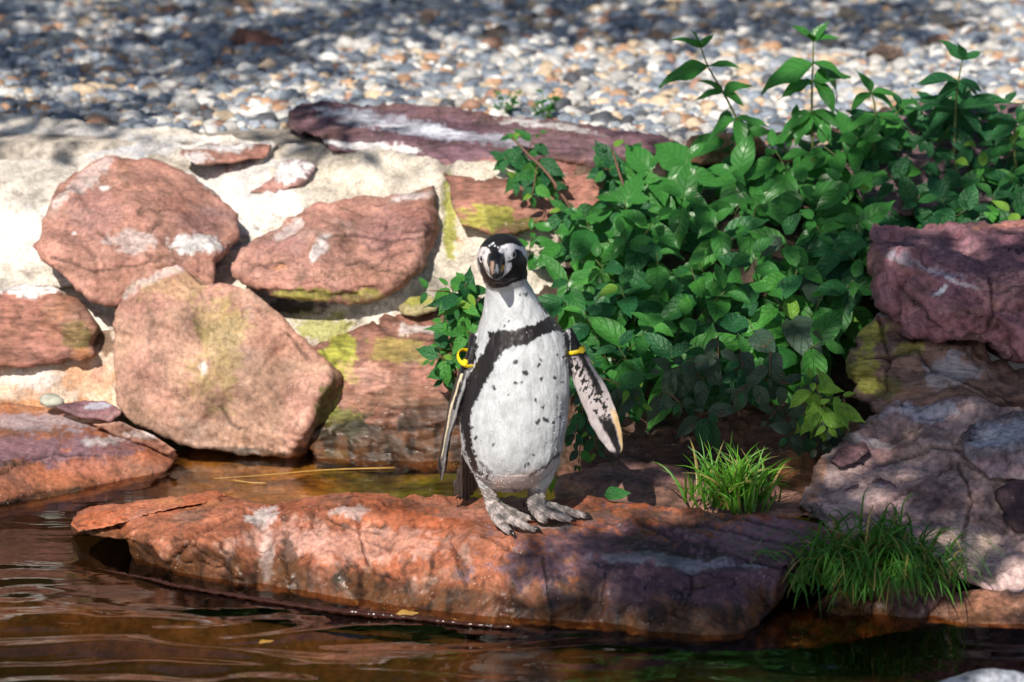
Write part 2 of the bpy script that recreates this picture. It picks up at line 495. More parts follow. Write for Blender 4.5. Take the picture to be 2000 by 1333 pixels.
link('water', grid_mesh('water', wx_, wy_, water_z, M_WATER), kind='structure')

# ---- gravel ground behind the wall
def gz(x, y):
    return 0.565 + 0.012 * (y - 1.9) * np.exp(-y * 0.02) + 0.015 * fbm(np.c_[x, y, 0 * x] * 1.6, 3)
def gcol(v):
    n = fbm(v * 8, 4)[:, None]
    return np.clip(np.array((0.33, 0.29, 0.25)) * (1 + 0.6 * n), 0.02, 1)
def gravel_sheet_z(x, y): return gz(x, y) - 0.9 * (1 - sstep(1.4, 1.75, y))
gravel = link('gravel_ground', grid_mesh('gravel_ground', wide(-2.4, 2.4, 60, 60), np.concatenate([np.linspace(1.4, 5.5, 60), 5.5 + np.geomspace(0.3, 120, 14)]), gravel_sheet_z, M_SOIL, gcol), kind='structure')

def icosphere(sub):
    bm = bmesh.new(); bmesh.ops.create_icosphere(bm, subdivisions=sub, radius=1)
    v = np.array([x.co[:] for x in bm.verts]); f = np.array([[y.index for y in x.verts] for x in bm.faces]); bm.free()
    return v, f
ICO2, ICO2F = icosphere(2)
ICO3, ICO3F = icosphere(3)
def pebble_shape(s, v0=ICO2):
    v = v0 * (1 + 0.22 * fbm(v0 * 0.9 + s * 13.7, 2)[:, None] + 0.06 * fbm(v0 * 2.5 + s * 3.1, 2)[:, None])
    f1, f2, ii, of = worley(v * 0.8 + s * 5.1)
    v = v + 0.34 * (_grad[ii] * of).sum(1)[:, None] * v
    return v
PEB = [pebble_shape(s) for s in range(10)]
ICO1, ICO1F = icosphere(1)
PEBS = [pebble_shape(s, ICO1) for s in range(10)]
PCOL = [(0.42, 0.41, 0.40), (0.56, 0.54, 0.52), (0.21, 0.245, 0.30), (0.12, 0.145, 0.19), (0.29, 0.32, 0.37), (0.52, 0.40, 0.28), (0.44, 0.26, 0.16), (0.70, 0.68, 0.65), (0.08, 0.085, 0.10), (0.30, 0.17, 0.12)]
PW = np.array([.17, .14, .15, .09, .13, .10, .05, .09, .05, .03]); PW /= PW.sum()
def pebble_mat(name, col=None):
    m, nt, ns, ls, bs = new_mat(name)
    tc = N(nt, 'ShaderNodeTexCoord'); n2 = N(nt, 'ShaderNodeTexNoise', Scale=90.0 if col is None else 3.0, Detail=6.0, Roughness=0.7); ls.new(tc.outputs['Object'], n2.inputs['Vector'])
    v = ramp(nt, n2.outputs[0], [(0.3, 0.65), (0.7, 1.3)])
    if col is None:
        at = N(nt, 'ShaderNodeAttribute', attribute_name='Col'); a = mixc(nt, 'MULTIPLY', 1.0, at.outputs['Color'], v)
    else: a = mixc(nt, 'MULTIPLY', 1.0, col, v)
    ls.new(a, bs.inputs['Base Color']); bs.inputs['Roughness'].default_value = 0.7
    return m
M_PEB = pebble_mat('pebbles')
PM = [pebble_mat('pebble_stone', c) for c in PCOL]
npeb = 34000
X = []; 
tt = RNG.random(npeb)
py_ = 1.66 + 2.95 * tt
half = (py_ + 6.74) / 7.0 + 0.22
px_ = RNG.uniform(-1, 1, npeb) * half
sz = np.clip(np.exp(RNG.normal(math.log(0.0108), 0.46, npeb)), 0.006, 0.030)
kk = RNG.choice(10, npeb, p=PW)
zz = gz(px_, py_) + sz * RNG.uniform(-0.15, 0.45, npeb)
low_ = (px_ < -.25) & (py_ < 1.93 + .05 * np.sin(px_ * 9)); zz = np.where(low_, zz - .12, zz)
order = np.argsort(-sz)
big = order[:300]; rest = order[300:]
ax = RNG.normal(size=(npeb, 4)); ax /= np.linalg.norm(ax, axis=1)[:, None]
def quatm(q):
    w, x, y, z = q
    return np.array([[1 - 2 * (y * y + z * z), 2 * (x * y - z * w), 2 * (x * z + y * w)], [2 * (x * y + z * w), 1 - 2 * (x * x + z * z), 2 * (y * z - x * w)], [2 * (x * z - y * w), 2 * (y * z + x * w), 1 - 2 * (x * x + y * y)]])
scl = np.c_[RNG.uniform(.8, 1.35, npeb), RNG.uniform(.7, 1.05, npeb), RNG.uniform(.5, .8, npeb)]
vs, fs, cs = [], [], []; off = 0
for i in rest:
    sm_ = sz[i] < .0125; v = ((PEBS if sm_ else PEB)[i % 10] * scl[i] * sz[i])
    a = RNG.uniform(0, 6.28); t = RNG.normal(0, .3)
    R = np.array([[math.cos(a), -math.sin(a), 0], [math.sin(a), math.cos(a), 0], [0, 0, 1]]) @ np.array([[1, 0, 0], [0, math.cos(t), -math.sin(t)], [0, math.sin(t), math.cos(t)]])
    vs.append(v @ R.T + (px_[i], py_[i], zz[i])); fs.append((ICO1F if sm_ else ICO2F) + off); off += len(v)
    cs.append(np.tile(np.array(PCOL[kk[i]]) * RNG.uniform(.75, 1.2), (len(v), 1)))
link('loose_pebbles', mesh('loose_pebbles', np.vstack(vs), np.vstack(fs), M_PEB, True, np.vstack(cs)), gravel, kind='stuff')
pmesh = {}
for i in big:
    k = (int(i) % 6, int(kk[i]))
    if k not in pmesh: pmesh[k] = mesh('pebble', PEB[k[0]], ICO2F, PM[k[1]])
    o = link('pebble', pmesh[k], gravel, (px_[i], py_[i], zz[i]))
    o.scale = scl[i] * sz[i]; o.rotation_euler = (RNG.normal(0, .25), RNG.normal(0, .25), RNG.uniform(0, 6.28))

# ---- pale sand slope at the left, mortar and soil that bind the wall
rock('sand_slope', None, None, [Zv(-60, 222, .592), Zv(60, 226, .592), Zv(200, 242, .592), Zv(360, 256, .588), Zv(540, 280, .58), V(420, 420, 1.5), V(300, 520, 1.3), V(120, 560, 1.22), V(-60, 575, 1.2)],
     inn=[V(0, 400, 1.45), V(200, 380, 1.5)], base=[(0.60, 0.55, 0.48), (0.70, 0.64, 0.56), (0.50, 0.47, 0.44)], mat=M_MORTAR, low=.008, facet=.002, fine=.003, crack=0, rnd=0, thick=.3, shrink=0, wig=6,
     patches=[('blue', 60, 280, 260, 34, .45), ('blue', 330, 285, 200, 22, .4), ('white', 60, 460, 80, 60, .6)], kind='structure')
rock('mortar_bank', None, None, [Zv(300, 292, .565), Zv(430, 278, .57), Zv(560, 285, .57), Zv(700, 292, .575), Zv(870, 320, .57), Zv(1100, 330, .56), V(1120, 480, 1.30), V(1060, 620, 1.17), V(980, 720, 1.1), V(700, 760, 1.07), V(520, 700, 1.08), V(100, 640, 1.16), V(80, 560, 1.24), V(150, 420, 1.45)],
     brk=[[V(330, 420, 1.45), V(520, 440, 1.40), V(700, 380, 1.47), V(840, 370, 1.42), V(860, 400, 1.39)]], inn=[V(520, 380, 1.46), V(700, 340, 1.52), V(690, 620, 1.09), V(860, 520, 1.22), V(980, 500, 1.24)],
     base=[(0.50, 0.44, 0.36), MORT, (0.66, 0.61, 0.54)], mat=M_MORTAR, grime=.4, step=4.5, low=.022, facet=.010, fine=.005, crack=.002, rnd=8, thick=.25, shrink=0, wig=5,
     patches=[('white', 480, 380, 130, 90, .7), ('moss', 640, 640, 70, 36, .75), ('moss', 600, 610, 40, 14, .6), ('dark', 580, 600, 60, 16, .8), ('moss', 878, 420, 15, 80, .9), ('moss_shade', 866, 400, 8, 60, .6), ('orange', 895, 470, 10, 14, .4), ('orange', 530, 283, 26, 12, .8), ('blue', 600, 270, 50, 30, .4), ('white', 420, 300, 90, 20, .5)], kind='structure')  # dark strip under the overhang paints the shadow of the rock above
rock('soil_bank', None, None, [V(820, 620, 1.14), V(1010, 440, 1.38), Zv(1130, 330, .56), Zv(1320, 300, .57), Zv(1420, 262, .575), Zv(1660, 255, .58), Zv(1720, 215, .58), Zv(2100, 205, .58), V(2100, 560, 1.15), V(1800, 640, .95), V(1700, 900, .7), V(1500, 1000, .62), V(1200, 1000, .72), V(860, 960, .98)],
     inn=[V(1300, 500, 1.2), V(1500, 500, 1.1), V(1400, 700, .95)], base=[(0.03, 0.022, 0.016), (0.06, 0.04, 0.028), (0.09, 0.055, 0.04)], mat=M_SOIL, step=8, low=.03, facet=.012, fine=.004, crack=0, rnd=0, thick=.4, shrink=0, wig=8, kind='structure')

# ================================================================== ROCKS
ROCKS_L = 'red sandstone blocks of the pool wall'
rock('flat_slab', 'long dark purple slab with white streaks lying along the gravel edge', 'rock',
     [Zv(553, 243, .585), Zv(566, 222, .615), Zv(592, 200, .625), Zv(628, 192, .63), Zv(720, 203, .625), Zv(900, 213, .62), Zv(1060, 236, .61), Zv(1180, 252, .60), Zv(1290, 264, .595), Zv(1316, 276, .585), V(1300, 308, 1.62), V(1200, 336, 1.50), V(1080, 348, 1.46), V(960, 342, 1.46), V(870, 330, 1.47), V(800, 306, 1.52), V(720, 300, 1.58), V(650, 294, 1.60), V(620, 262, 1.70), V(575, 255, 1.80)],
     brk=[[Zv(600, 232, .605), Zv(645, 268, .60), Zv(760, 276, .60), Zv(900, 290, .595), Zv(1050, 305, .59), Zv(1200, 306, .58), Zv(1290, 290, .58)]], base=[PURD, PUR, (0.24, 0.13, 0.12)], mat=M_LAYER, step=4.5, rnd=8, low=.006, facet=.006, layer=.012, crack=.004, thick=.12, wig=2.5, shrink=.1, seed=1,
     patches=[('blue', 740, 236, 150, 16, .6, 8), ('white', 820, 252, 120, 6, .6, 8), ('blue', 880, 264, 210, 12, .6, 7), ('white', 700, 285, 120, 7, .8, 5), ('blue', 680, 225, 80, 9, .6, 10), ('white', 1080, 250, 120, 8, .6, 10), ('purple', 1150, 290, 150, 25, .6, 5), ('red', 1000, 325, 160, 16, .6)])  # bluish and pale streaks paint light reflected off the slab's top
rock('sandstone_block', 'reddish block with mossy foot below the dark slab, half behind twigs', 'rock',
     [V(866, 330, 1.47), V(960, 328, 1.46), V(1090, 338, 1.45), V(1200, 330, 1.45), V(1210, 420, 1.33), V(1060, 436, 1.27), V(1010, 454, 1.25), V(950, 457, 1.25), V(900, 438, 1.27), V(884, 400, 1.33)], base=[BRN, RED, (0.2, .11, .08)], mat=M_LAYER, rnd=14, layer=.006, seed=2, brk=[[V(870, 345, 1.42), V(1000, 362, 1.36), V(1150, 352, 1.37)]],
     patches=[('moss', 950, 425, 70, 30, .8), ('moss_shade', 1010, 440, 60, 16, .7), ('white', 1000, 340, 120, 8, .5)])
rock('small_stone', 'whitish stone bedded in mortar at the top of the left wall', 'stone',
     [Zv(352, 300, .572), Zv(400, 283, .576), Zv(470, 280, .576), Zv(530, 287, .574), Zv(520, 303, .562), Zv(450, 315, .557), Zv(380, 322, .555)], base=[REDL, RED], rnd=8, thick=.08, seed=3, step=4, patches=[('white', 420, 288, 80, 10, .8), ('white', 380, 310, 40, 12, .7)], mat=M_SMOOTH)
rock('small_stone', 'small white-streaked stone set in pale mortar between the two big left rocks', 'stone',
     [V(488, 378, 1.47), V(530, 350, 1.515), V(545, 318, 1.57), V(580, 308, 1.59), V(620, 325, 1.56), V(590, 360, 1.495), V(540, 378, 1.465)], base=[REDL, PUR], rnd=8, thick=.08, seed=4, step=4, patches=[('white', 560, 335, 45, 25, .8)], mat=M_SMOOTH)
rock('sandstone_boulder', 'broad rounded reddish rock at upper left with white droppings', 'rock',
     [V(62, 482, 1.14), V(85, 430, 1.22), V(106, 372, 1.32), V(146, 332, 1.40), V(216, 308, 1.45), V(300, 312, 1.46), V(362, 338, 1.44), V(430, 380, 1.38), V(466, 418, 1.32), V(464, 452, 1.27), V(448, 492, 1.22), V(420, 512, 1.18), V(415, 560, 1.14), V(330, 590, 1.10), V(225, 596, 1.08), V(190, 592, 1.07), V(150, 570, 1.08), V(100, 520, 1.10)],
     brk=[[V(90, 470, 1.12), V(180, 505, 1.10), V(300, 495, 1.12), V(420, 480, 1.18)]], inn=[V(250, 400, 1.24), V(330, 420, 1.22)], base=[RED, REDL, (0.36, 0.17, 0.13)], mat=M_SMOOTH, rnd=14, crack=.002, cracks=[([(100, 505), (180, 530), (260, 520), (330, 500)], .004), ([(190, 455), (215, 470)], .005)], seed=5, step=4.5, wig=3,
     patches=[('white', 380, 478, 70, 22, .85), ('white', 260, 470, 60, 26, .35), ('white', 160, 360, 90, 20, .35, -40), ('white', 410, 360, 60, 14, .5, 35), ('brown', 240, 340, 20, 34, .4), ('white', 205, 368, 10, 6, .8), ('white', 144, 458, 5, 5, 1), ('purple', 180, 420, 70, 50, .25), ('brown', 280, 550, 140, 34, .35), ('purple', 400, 430, 60, 40, .25)])
rock('sandstone_boulder', 'wide flat-faced reddish rock above the penguin\'s shoulder, mossy along its lower edge', 'rock',
     [V(450, 512, 1.15), V(470, 482, 1.20), V(545, 440, 1.28), V(605, 395, 1.36), V(700, 385, 1.38), V(800, 378, 1.38), V(846, 364, 1.40), V(853, 420, 1.33), V(850, 478, 1.25), V(836, 520, 1.17), V(792, 560, 1.10), V(740, 583, 1.07), V(650, 586, 1.05), V(550, 581, 1.06), V(490, 556, 1.09), V(455, 540, 1.12)],
     brk=[[V(500, 545, 1.07), V(600, 558, 1.04), V(740, 556, 1.05), V(805, 520, 1.10), V(830, 440, 1.22), V(832, 385, 1.34)]], inn=[V(640, 470, 1.18), V(560, 500, 1.14)], base=[RED, REDL, (0.37, 0.18, 0.145)], mat=M_SMOOTH, rnd=12, crack=.002, cracks=[([(500, 514), (530, 508)], .006), ([(620, 470), (680, 462), (760, 470), (838, 462)], .002), ([(510, 566), (600, 572), (700, 578)], .007)], seed=6, step=4.5,
     patches=[('moss', 600, 575, 110, 10, .75), ('moss', 720, 578, 70, 8, .5), ('white', 625, 490, 14, 40, .6, 30), ('white', 560, 450, 40, 12, .4, -35), ('dark', 845, 400, 9, 60, .35), ('white', 800, 385, 50, 10, .5), ('moss_shade', 838, 520, 14, 40, .5), ('orange', 545, 525, 20, 8, .4), ('purple', 760, 450, 80, 50, .3), ('brown', 700, 540, 120, 16, .4), ('purple', 560, 480, 60, 24, .25)])  # dark strip down the right side face paints its shade
rock('sandstone_boulder', 'large slanted pinkish slab leaning in the middle of the left wall', 'rock',
     [V(222, 612, 1.03), V(236, 562, 1.07), V(268, 530, 1.10), V(340, 510, 1.13), V(400, 545, 1.10), V(488, 563, 1.07), V(560, 628, 1.02), V(640, 706, .98), V(682, 742, 1.03), V(656, 786, 1.01), V(622, 850, .99), V(600, 888, .98), V(560, 897, .93), V(480, 893, .93), V(400, 882, .94), V(340, 866, .96), V(262, 832, .97), V(228, 792, .98), V(222, 700, 1.0)],
     brk=[[V(645, 722, .95), V(640, 745, .93), V(590, 840, .91), V(565, 890, .915)]], inn=[V(400, 700, .95), V(330, 620, .99), V(500, 760, .93)], base=[(0.46, .25, .19), REDL, (0.48, .30, .22), (0.40, .20, .15)], mat=M_SMOOTH, rnd=8, crack=.002, cracks=[([(430, 800), (450, 830), (470, 836)], .004), ([(360, 515), (395, 548), (420, 552)], .005), ([(560, 650), (600, 700)], .002)], wetz=-.012, seed=7, step=4.5, thick=.16,
     patches=[('brown', 440, 640, 26, 100, .35, 10), ('moss', 430, 680, 60, 120, .28), ('brown', 520, 740, 100, 40, .35, 30), ('moss_shade', 630, 810, 22, 70, .7, 20), ('white', 400, 715, 12, 18, .6), ('dark', 500, 888, 60, 12, .8), ('dark', 440, 882, 50, 9, .7), ('dark', 600, 880, 30, 14, .7), ('brown', 480, 850, 10, 16, .5), ('white', 300, 545, 80, 14, .35, -25), ('moss', 330, 560, 80, 30, .2)])  # olive strip on the right side face paints its shade
rock('sandstone_block', 'pale-topped red stone at the left edge below the big rounded rock', 'rock',
     [V(-50, 570, 1.16), V(30, 556, 1.18), V(110, 560, 1.17), V(150, 590, 1.13), V(186, 640, 1.08), V(180, 690, 1.04), V(120, 700, 1.03), V(60, 715, 1.03), V(-50, 712, 1.04)],
     brk=[[V(-50, 585, 1.12), V(60, 590, 1.10), V(130, 610, 1.08), V(170, 650, 1.05)]], base=[BRN, RED, (0.33, .16, .10)], mat=M_LAYER, layer=.010, rnd=14, seed=8, facet=.012,
     patches=[('white', 60, 568, 110, 12, .85), ('moss_shade', 150, 660, 40, 30, .6), ('brown', 110, 640, 50, 40, .4), ('orange', 160, 690, 30, 12, .5)])
rock('mortar_foot', None, None, [V(-60, 690, 1.09), V(60, 695, 1.09), V(190, 650, 1.12), V(250, 640, 1.12), V(250, 800, 1.04), V(150, 808, 1.02), V(-60, 806, 1.03)], inn=[V(100, 750, 1.03)], base=[(0.58, .40, .27), (0.62, .50, .40), (0.55, .30, .18)], mat=M_MORTAR, low=.012, facet=.004, crack=0, rnd=6, thick=.12, kind='structure', wet=.25,
     patches=[('orange', 160, 745, 80, 45, .5), ('white', 60, 740, 90, 26, .5), ('orange', 80, 788, 140, 10, .7), ('brown', 205, 660, 30, 30, .8), ('red', 190, 730, 20, 20, .6)])
rock('sandstone_block', 'big red rock with green moss and a wet dark foot behind the penguin', 'rock',
     [V(590, 680, 1.07), V(660, 655, 1.08), V(715, 640, 1.09), V(760, 615, 1.12), V(860, 600, 1.13), V(960, 620, 1.12), V(1010, 700, 1.07), V(1040, 900, .93), V(940, 925, .89), V(800, 918, .90), V(680, 912, .905), V(610, 905, .92), V(600, 800, 1.0)],
     brk=[[V(640, 690, 1.04), V(740, 668, 1.04), V(860, 655, 1.06), V(960, 660, 1.06)]], inn=[V(760, 780, .96), V(900, 780, .97)], base=[RED, BRN, (0.42, .20, .13)], mat=M_LAYER, rnd=14, layer=.006, cracks=[([(740, 640), (800, 660), (870, 664), (930, 650)], .009), ([(720, 790), (800, 800), (880, 790)], .006), ([(700, 830), (780, 842), (860, 834)], .006)], wetz=.04, seed=9, step=4.5, facet=.010,
     patches=[('moss', 660, 700, 42, 70, .95), ('moss', 640, 780, 30, 50, .7), ('moss_shade', 665, 830, 50, 40, .8), ('moss', 790, 690, 90, 30, .4), ('dark', 700, 870, 140, 50, .85), ('dark', 860, 820, 100, 60, .75), ('moss', 650, 885, 40, 14, .7), ('brown', 800, 780, 140, 30, .5), ('pink', 720, 740, 60, 40, .5), ('white', 830, 640, 50, 10, .4)])
rock('small_stone', 'little mossy stone tucked above the red rock beside the penguin\'s head', 'stone',
     [V(782, 606, 1.10), V(800, 584, 1.12), V(840, 578, 1.12), V(858, 592, 1.11), V(850, 608, 1.09), V(810, 614, 1.08)], base=[(0.35, .30, .16)], rnd=10, thick=.06, step=3.5, seed=10, patches=[('moss', 820, 590, 30, 14, .8)], mat=M_MORTAR, low=.004, facet=.003)
rock('sandstone_ledge', 'broad flat red stone with purple step at the left edge of the pool', 'rock',
     [Zv(-60, 792, .105), Zv(40, 790, .105), Zv(108, 793, .10), Zv(170, 815, .09), Zv(235, 838, .07), Zv(300, 866, .04), Zv(344, 893, .01), Zv(330, 915, .004), Zv(290, 940, -.01), Zv(180, 968, -.01), Zv(70, 990, -.01), Zv(-60, 1010, -.01)],
     brk=[[Zv(-60, 905, .072), Zv(40, 890, .07), Zv(100, 884, .068), Zv(160, 888, .06), Zv(270, 886, .04)], [Zv(-60, 945, .045), Zv(60, 915, .048), Zv(110, 908, .045), Zv(180, 900, .04)]], base=[RED, (0.44, .18, .11), BRN], mat=M_SMOOTH, sat=1.2, cracks=[([(0, 925), (60, 892), (110, 882), (200, 890)], .008), ([(0, 985), (80, 960), (180, 950), (300, 930)], .005)], rnd=5, low=.006, facet=.006, thick=.12, wet=.75, wetz=-.02, seed=11, step=4.5,
     patches=[('purple', 60, 880, 160, 30, .9), ('purple', 180, 868, 120, 22, .6), ('white', 200, 862, 40, 10, .5), ('blue', 60, 825, 120, 22, .35), ('dark', 60, 978, 130, 14, .9, -12), ('dark', 220, 955, 80, 8, .6, -10), ('dark', 30, 905, 60, 8, .6), ('orange', 60, 800, 80, 10, .4)])
rock('flat_stone', 'flat purple stone beside the grey pebble on the left ledge', 'stone',
     [Zv(110, 795, .125), Zv(150, 782, .135), Zv(205, 786, .135), Zv(238, 806, .125), Zv(215, 822, .105), Zv(160, 818, .105)], base=[PUR, (0.3, .14, .13)], rnd=5, thick=.05, step=3.5, low=.004, facet=.004, crack=.002, wet=.5, mat=M_SMOOTH, seed=12, patches=[('blue', 190, 795, 30, 8, .6)])
rock('flat_stone', 'flat orange-red stone wedged under the large leaning slab', 'stone',
     [Zv(182, 830, .095), Zv(230, 824, .105), Zv(300, 850, .08), Zv(346, 880, .04), Zv(330, 888, .03), Zv(260, 868, .05)], base=[(0.5, .25, .17), REDL], rnd=4, thick=.05, step=3.5, low=.004, facet=.004, crack=.002, wet=.5, mat=M_SMOOTH, seed=13, patches=[('white', 280, 850, 40, 8, .4)])

# main ledge under the penguin
LZ = 0.122
LEDGE_CR = [([(330, 1105), (365, 1060), (420, 1020), (470, 1000)], .010), ([(700, 1004), (704, 1050), (716, 1100), (735, 1120), (775, 1132)], .009), ([(735, 1060), (760, 1072), (770, 1066)], .008), ([(880, 1060), (895, 1100), (912, 1150)], .006),
            ([(556, 1040), (552, 1080), (560, 1130)], .012), ([(404, 1046), (430, 1052)], .010), ([(1062, 1085), (1066, 1130), (1078, 1180)], .005), ([(1112, 1022), (1150, 1030)], .008), ([(1240, 1016), (1300, 1042), (1380, 1066), (1470, 1098), (1540, 1110)], .009),
            ([(1330, 1012), (1420, 1034), (1520, 1060), (1600, 1074)], .007), ([(1400, 1006), (1500, 1026), (1600, 1044)], .006), ([(1350, 1120), (1352, 1150), (1335, 1190)], .003), ([(940, 1044), (1000, 1075), (1050, 1080)], .006), ([(640, 1008), (690, 1030), (740, 1040)], .005), ([(1180, 1120), (1170, 1190)], .003)]
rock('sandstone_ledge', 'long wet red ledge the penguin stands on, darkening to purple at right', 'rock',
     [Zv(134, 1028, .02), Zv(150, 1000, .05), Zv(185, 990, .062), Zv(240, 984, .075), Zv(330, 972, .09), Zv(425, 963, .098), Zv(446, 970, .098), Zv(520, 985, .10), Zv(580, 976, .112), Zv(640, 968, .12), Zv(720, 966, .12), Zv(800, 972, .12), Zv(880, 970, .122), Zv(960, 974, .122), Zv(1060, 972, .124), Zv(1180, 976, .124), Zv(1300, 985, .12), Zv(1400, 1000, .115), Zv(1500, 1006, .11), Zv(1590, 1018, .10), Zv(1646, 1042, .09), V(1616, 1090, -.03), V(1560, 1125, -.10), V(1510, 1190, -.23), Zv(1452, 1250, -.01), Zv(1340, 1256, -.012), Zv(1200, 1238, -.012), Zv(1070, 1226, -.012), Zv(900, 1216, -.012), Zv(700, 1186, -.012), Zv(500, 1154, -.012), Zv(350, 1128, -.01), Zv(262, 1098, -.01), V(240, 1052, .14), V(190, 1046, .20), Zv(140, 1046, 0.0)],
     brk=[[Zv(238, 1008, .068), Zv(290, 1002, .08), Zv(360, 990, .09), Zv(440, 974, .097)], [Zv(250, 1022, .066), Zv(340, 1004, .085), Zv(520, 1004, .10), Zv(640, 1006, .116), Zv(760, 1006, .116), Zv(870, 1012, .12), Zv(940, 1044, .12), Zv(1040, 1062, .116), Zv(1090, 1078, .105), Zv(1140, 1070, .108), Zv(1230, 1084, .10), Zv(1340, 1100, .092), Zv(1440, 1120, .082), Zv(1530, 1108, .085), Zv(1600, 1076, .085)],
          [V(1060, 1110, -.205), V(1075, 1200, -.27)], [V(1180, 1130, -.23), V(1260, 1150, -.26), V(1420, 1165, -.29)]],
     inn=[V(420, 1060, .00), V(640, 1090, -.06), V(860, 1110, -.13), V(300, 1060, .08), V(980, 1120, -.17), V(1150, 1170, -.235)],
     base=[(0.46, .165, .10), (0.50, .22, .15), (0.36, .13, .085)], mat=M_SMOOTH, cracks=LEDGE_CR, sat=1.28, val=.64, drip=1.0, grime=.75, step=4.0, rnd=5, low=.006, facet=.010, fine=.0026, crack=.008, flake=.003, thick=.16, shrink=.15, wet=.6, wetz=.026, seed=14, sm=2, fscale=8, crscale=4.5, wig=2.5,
     patches=[('purple', 1300, 1120, 330, 130, .9, 6), ('purpd', 1420, 1120, 260, 130, .92), ('purpd', 1200, 1170, 170, 70, .75), ('wet', 1350, 1050, 260, 60, .9), ('wet', 800, 990, 300, 16, .8), ('brown', 1000, 1000, 260, 14, .45), ('purple', 1130, 1060, 100, 22, .5), ('purple', 1500, 1050, 180, 50, .9), ('blue', 1300, 1095, 180, 16, .4, 5), ('white', 515, 1010, 40, 26, .6), ('white', 525, 1080, 16, 60, .5), ('white', 690, 1000, 40, 10, .3), ('white', 1080, 1030, 90, 8, .4), ('pink', 700, 1060, 220, 40, .5), ('pink', 560, 1050, 100, 40, .5), ('dark', 560, 1100, 22, 60, .75), ('dark', 620, 1130, 160, 24, .5, 8), ('dark', 860, 1165, 200, 24, .55, 6), ('dark', 400, 1080, 70, 20, .5, 20), ('dark', 1340, 1215, 150, 34, .85), ('dark', 1120, 1165, 60, 60, .6), ('dark', 160, 1035, 40, 10, .8), ('dark', 1010, 1130, 30, 60, .3), ('orange', 380, 980, 80, 12, .3), ('dark', 270, 1085, 30, 30, .6), ('red', 960, 1000, 160, 20, .4), ('brown', 1240, 1010, 200, 18, .5)])  # purple at the right end paints tree shade into the wet stone
rock('low_stone', 'low brown rock between the penguin\'s foot and the grass tuft', 'rock',
     [V(1076, 940, .46), V(1140, 918, .50), V(1190, 906, .52), V(1260, 900, .54), V(1340, 920, .50), V(1400, 950, .44), V(1520, 950, .40), V(1600, 975, .30), V(1610, 1016, .12), V(1500, 1010, .16), V(1400, 1006, .20), V(1300, 1004, .20), V(1180, 996, .20), V(1090, 990, .22)], brk=[[V(1090, 960, .36), V(1200, 945, .36), V(1330, 960, .34), V(1560, 985, .22)]], base=[(0.24, .12, .09), (0.30, .16, .12), (0.16, .09, .07)], rnd=14, facet=.012, low=.014, thick=.15, wet=.4, seed=15, patches=[('orange', 1120, 960, 50, 22, .35), ('dark', 1100, 970, 30, 20, .5), ('purple', 1250, 930, 100, 30, .4)])
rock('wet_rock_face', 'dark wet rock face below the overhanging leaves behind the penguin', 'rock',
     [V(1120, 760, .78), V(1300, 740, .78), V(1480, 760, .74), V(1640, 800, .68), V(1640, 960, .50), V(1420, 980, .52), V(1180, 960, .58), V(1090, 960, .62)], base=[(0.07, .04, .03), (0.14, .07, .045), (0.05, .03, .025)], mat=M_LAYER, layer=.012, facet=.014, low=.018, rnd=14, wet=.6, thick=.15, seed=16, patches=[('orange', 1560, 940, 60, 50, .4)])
led = bpy.data.objects['sandstone_ledge.001']
rock('thin_layer', None, None, [Zv(136, 1022, .048), Zv(150, 1002, .054), Zv(182, 988, .062), Zv(240, 981, .074), Zv(330, 969, .090), Zv(425, 960, .099), Zv(447, 968, .098), Zv(400, 984, .092), Zv(330, 996, .088), Zv(280, 1010, .074), Zv(240, 1022, .066), Zv(200, 1030, .056), Zv(150, 1034, .048)], base=[(0.46, .165, .10), (0.40, .15, .09)], mat=M_SMOOTH, sat=1.25, val=.74, rnd=12, low=.004, facet=.006, flake=.003, crack=.003, thick=.035, step=3.5, wet=.6, parent=led, seed=31)
# right-hand boulders
rock('purple_boulder', 'massive purple-brown boulder overhanging at the right edge under the shrub', 'rock',
     [V(1700, 452, .86), V(1760, 440, .92), V(1860, 434, .96), V(2060, 424, 1.0), V(2060, 700, .44), V(1985, 700, .47), V(1930, 682, .50), V(1850, 668, .53), V(1790, 640, .56), V(1740, 600, .60), V(1708, 560, .64), V(1692, 500, .72)],
     brk=[[V(1706, 476, .72), V(1770, 500, .62), V(1830, 520, .58), V(1900, 532, .56), V(2060, 520, .55)]], inn=[V(1850, 610, .50), V(1950, 620, .47)], val=1.0, base=[(0.22, .10, .125), (0.27, .13, .15), (0.16, .08, .11)], rnd=22, low=.016, facet=.022, fine=.004, crack=.007, thick=.3, seed=17, cracks=[([(1930, 530), (1940, 600), (1925, 660)], .010), ([(1760, 560), (1840, 640)], .006)], step=4.5, fscale=7,
     patches=[('purple', 1850, 480, 160, 36, .5), ('white', 1840, 570, 7, 20, .8, 35), ('white', 1880, 555, 40, 4, .5, 20), ('blue', 1800, 520, 90, 10, .4, 15), ('pink', 1960, 560, 70, 40, .25), ('orange', 1960, 440, 60, 8, .3), ('brown', 1710, 520, 16, 60, .4)])
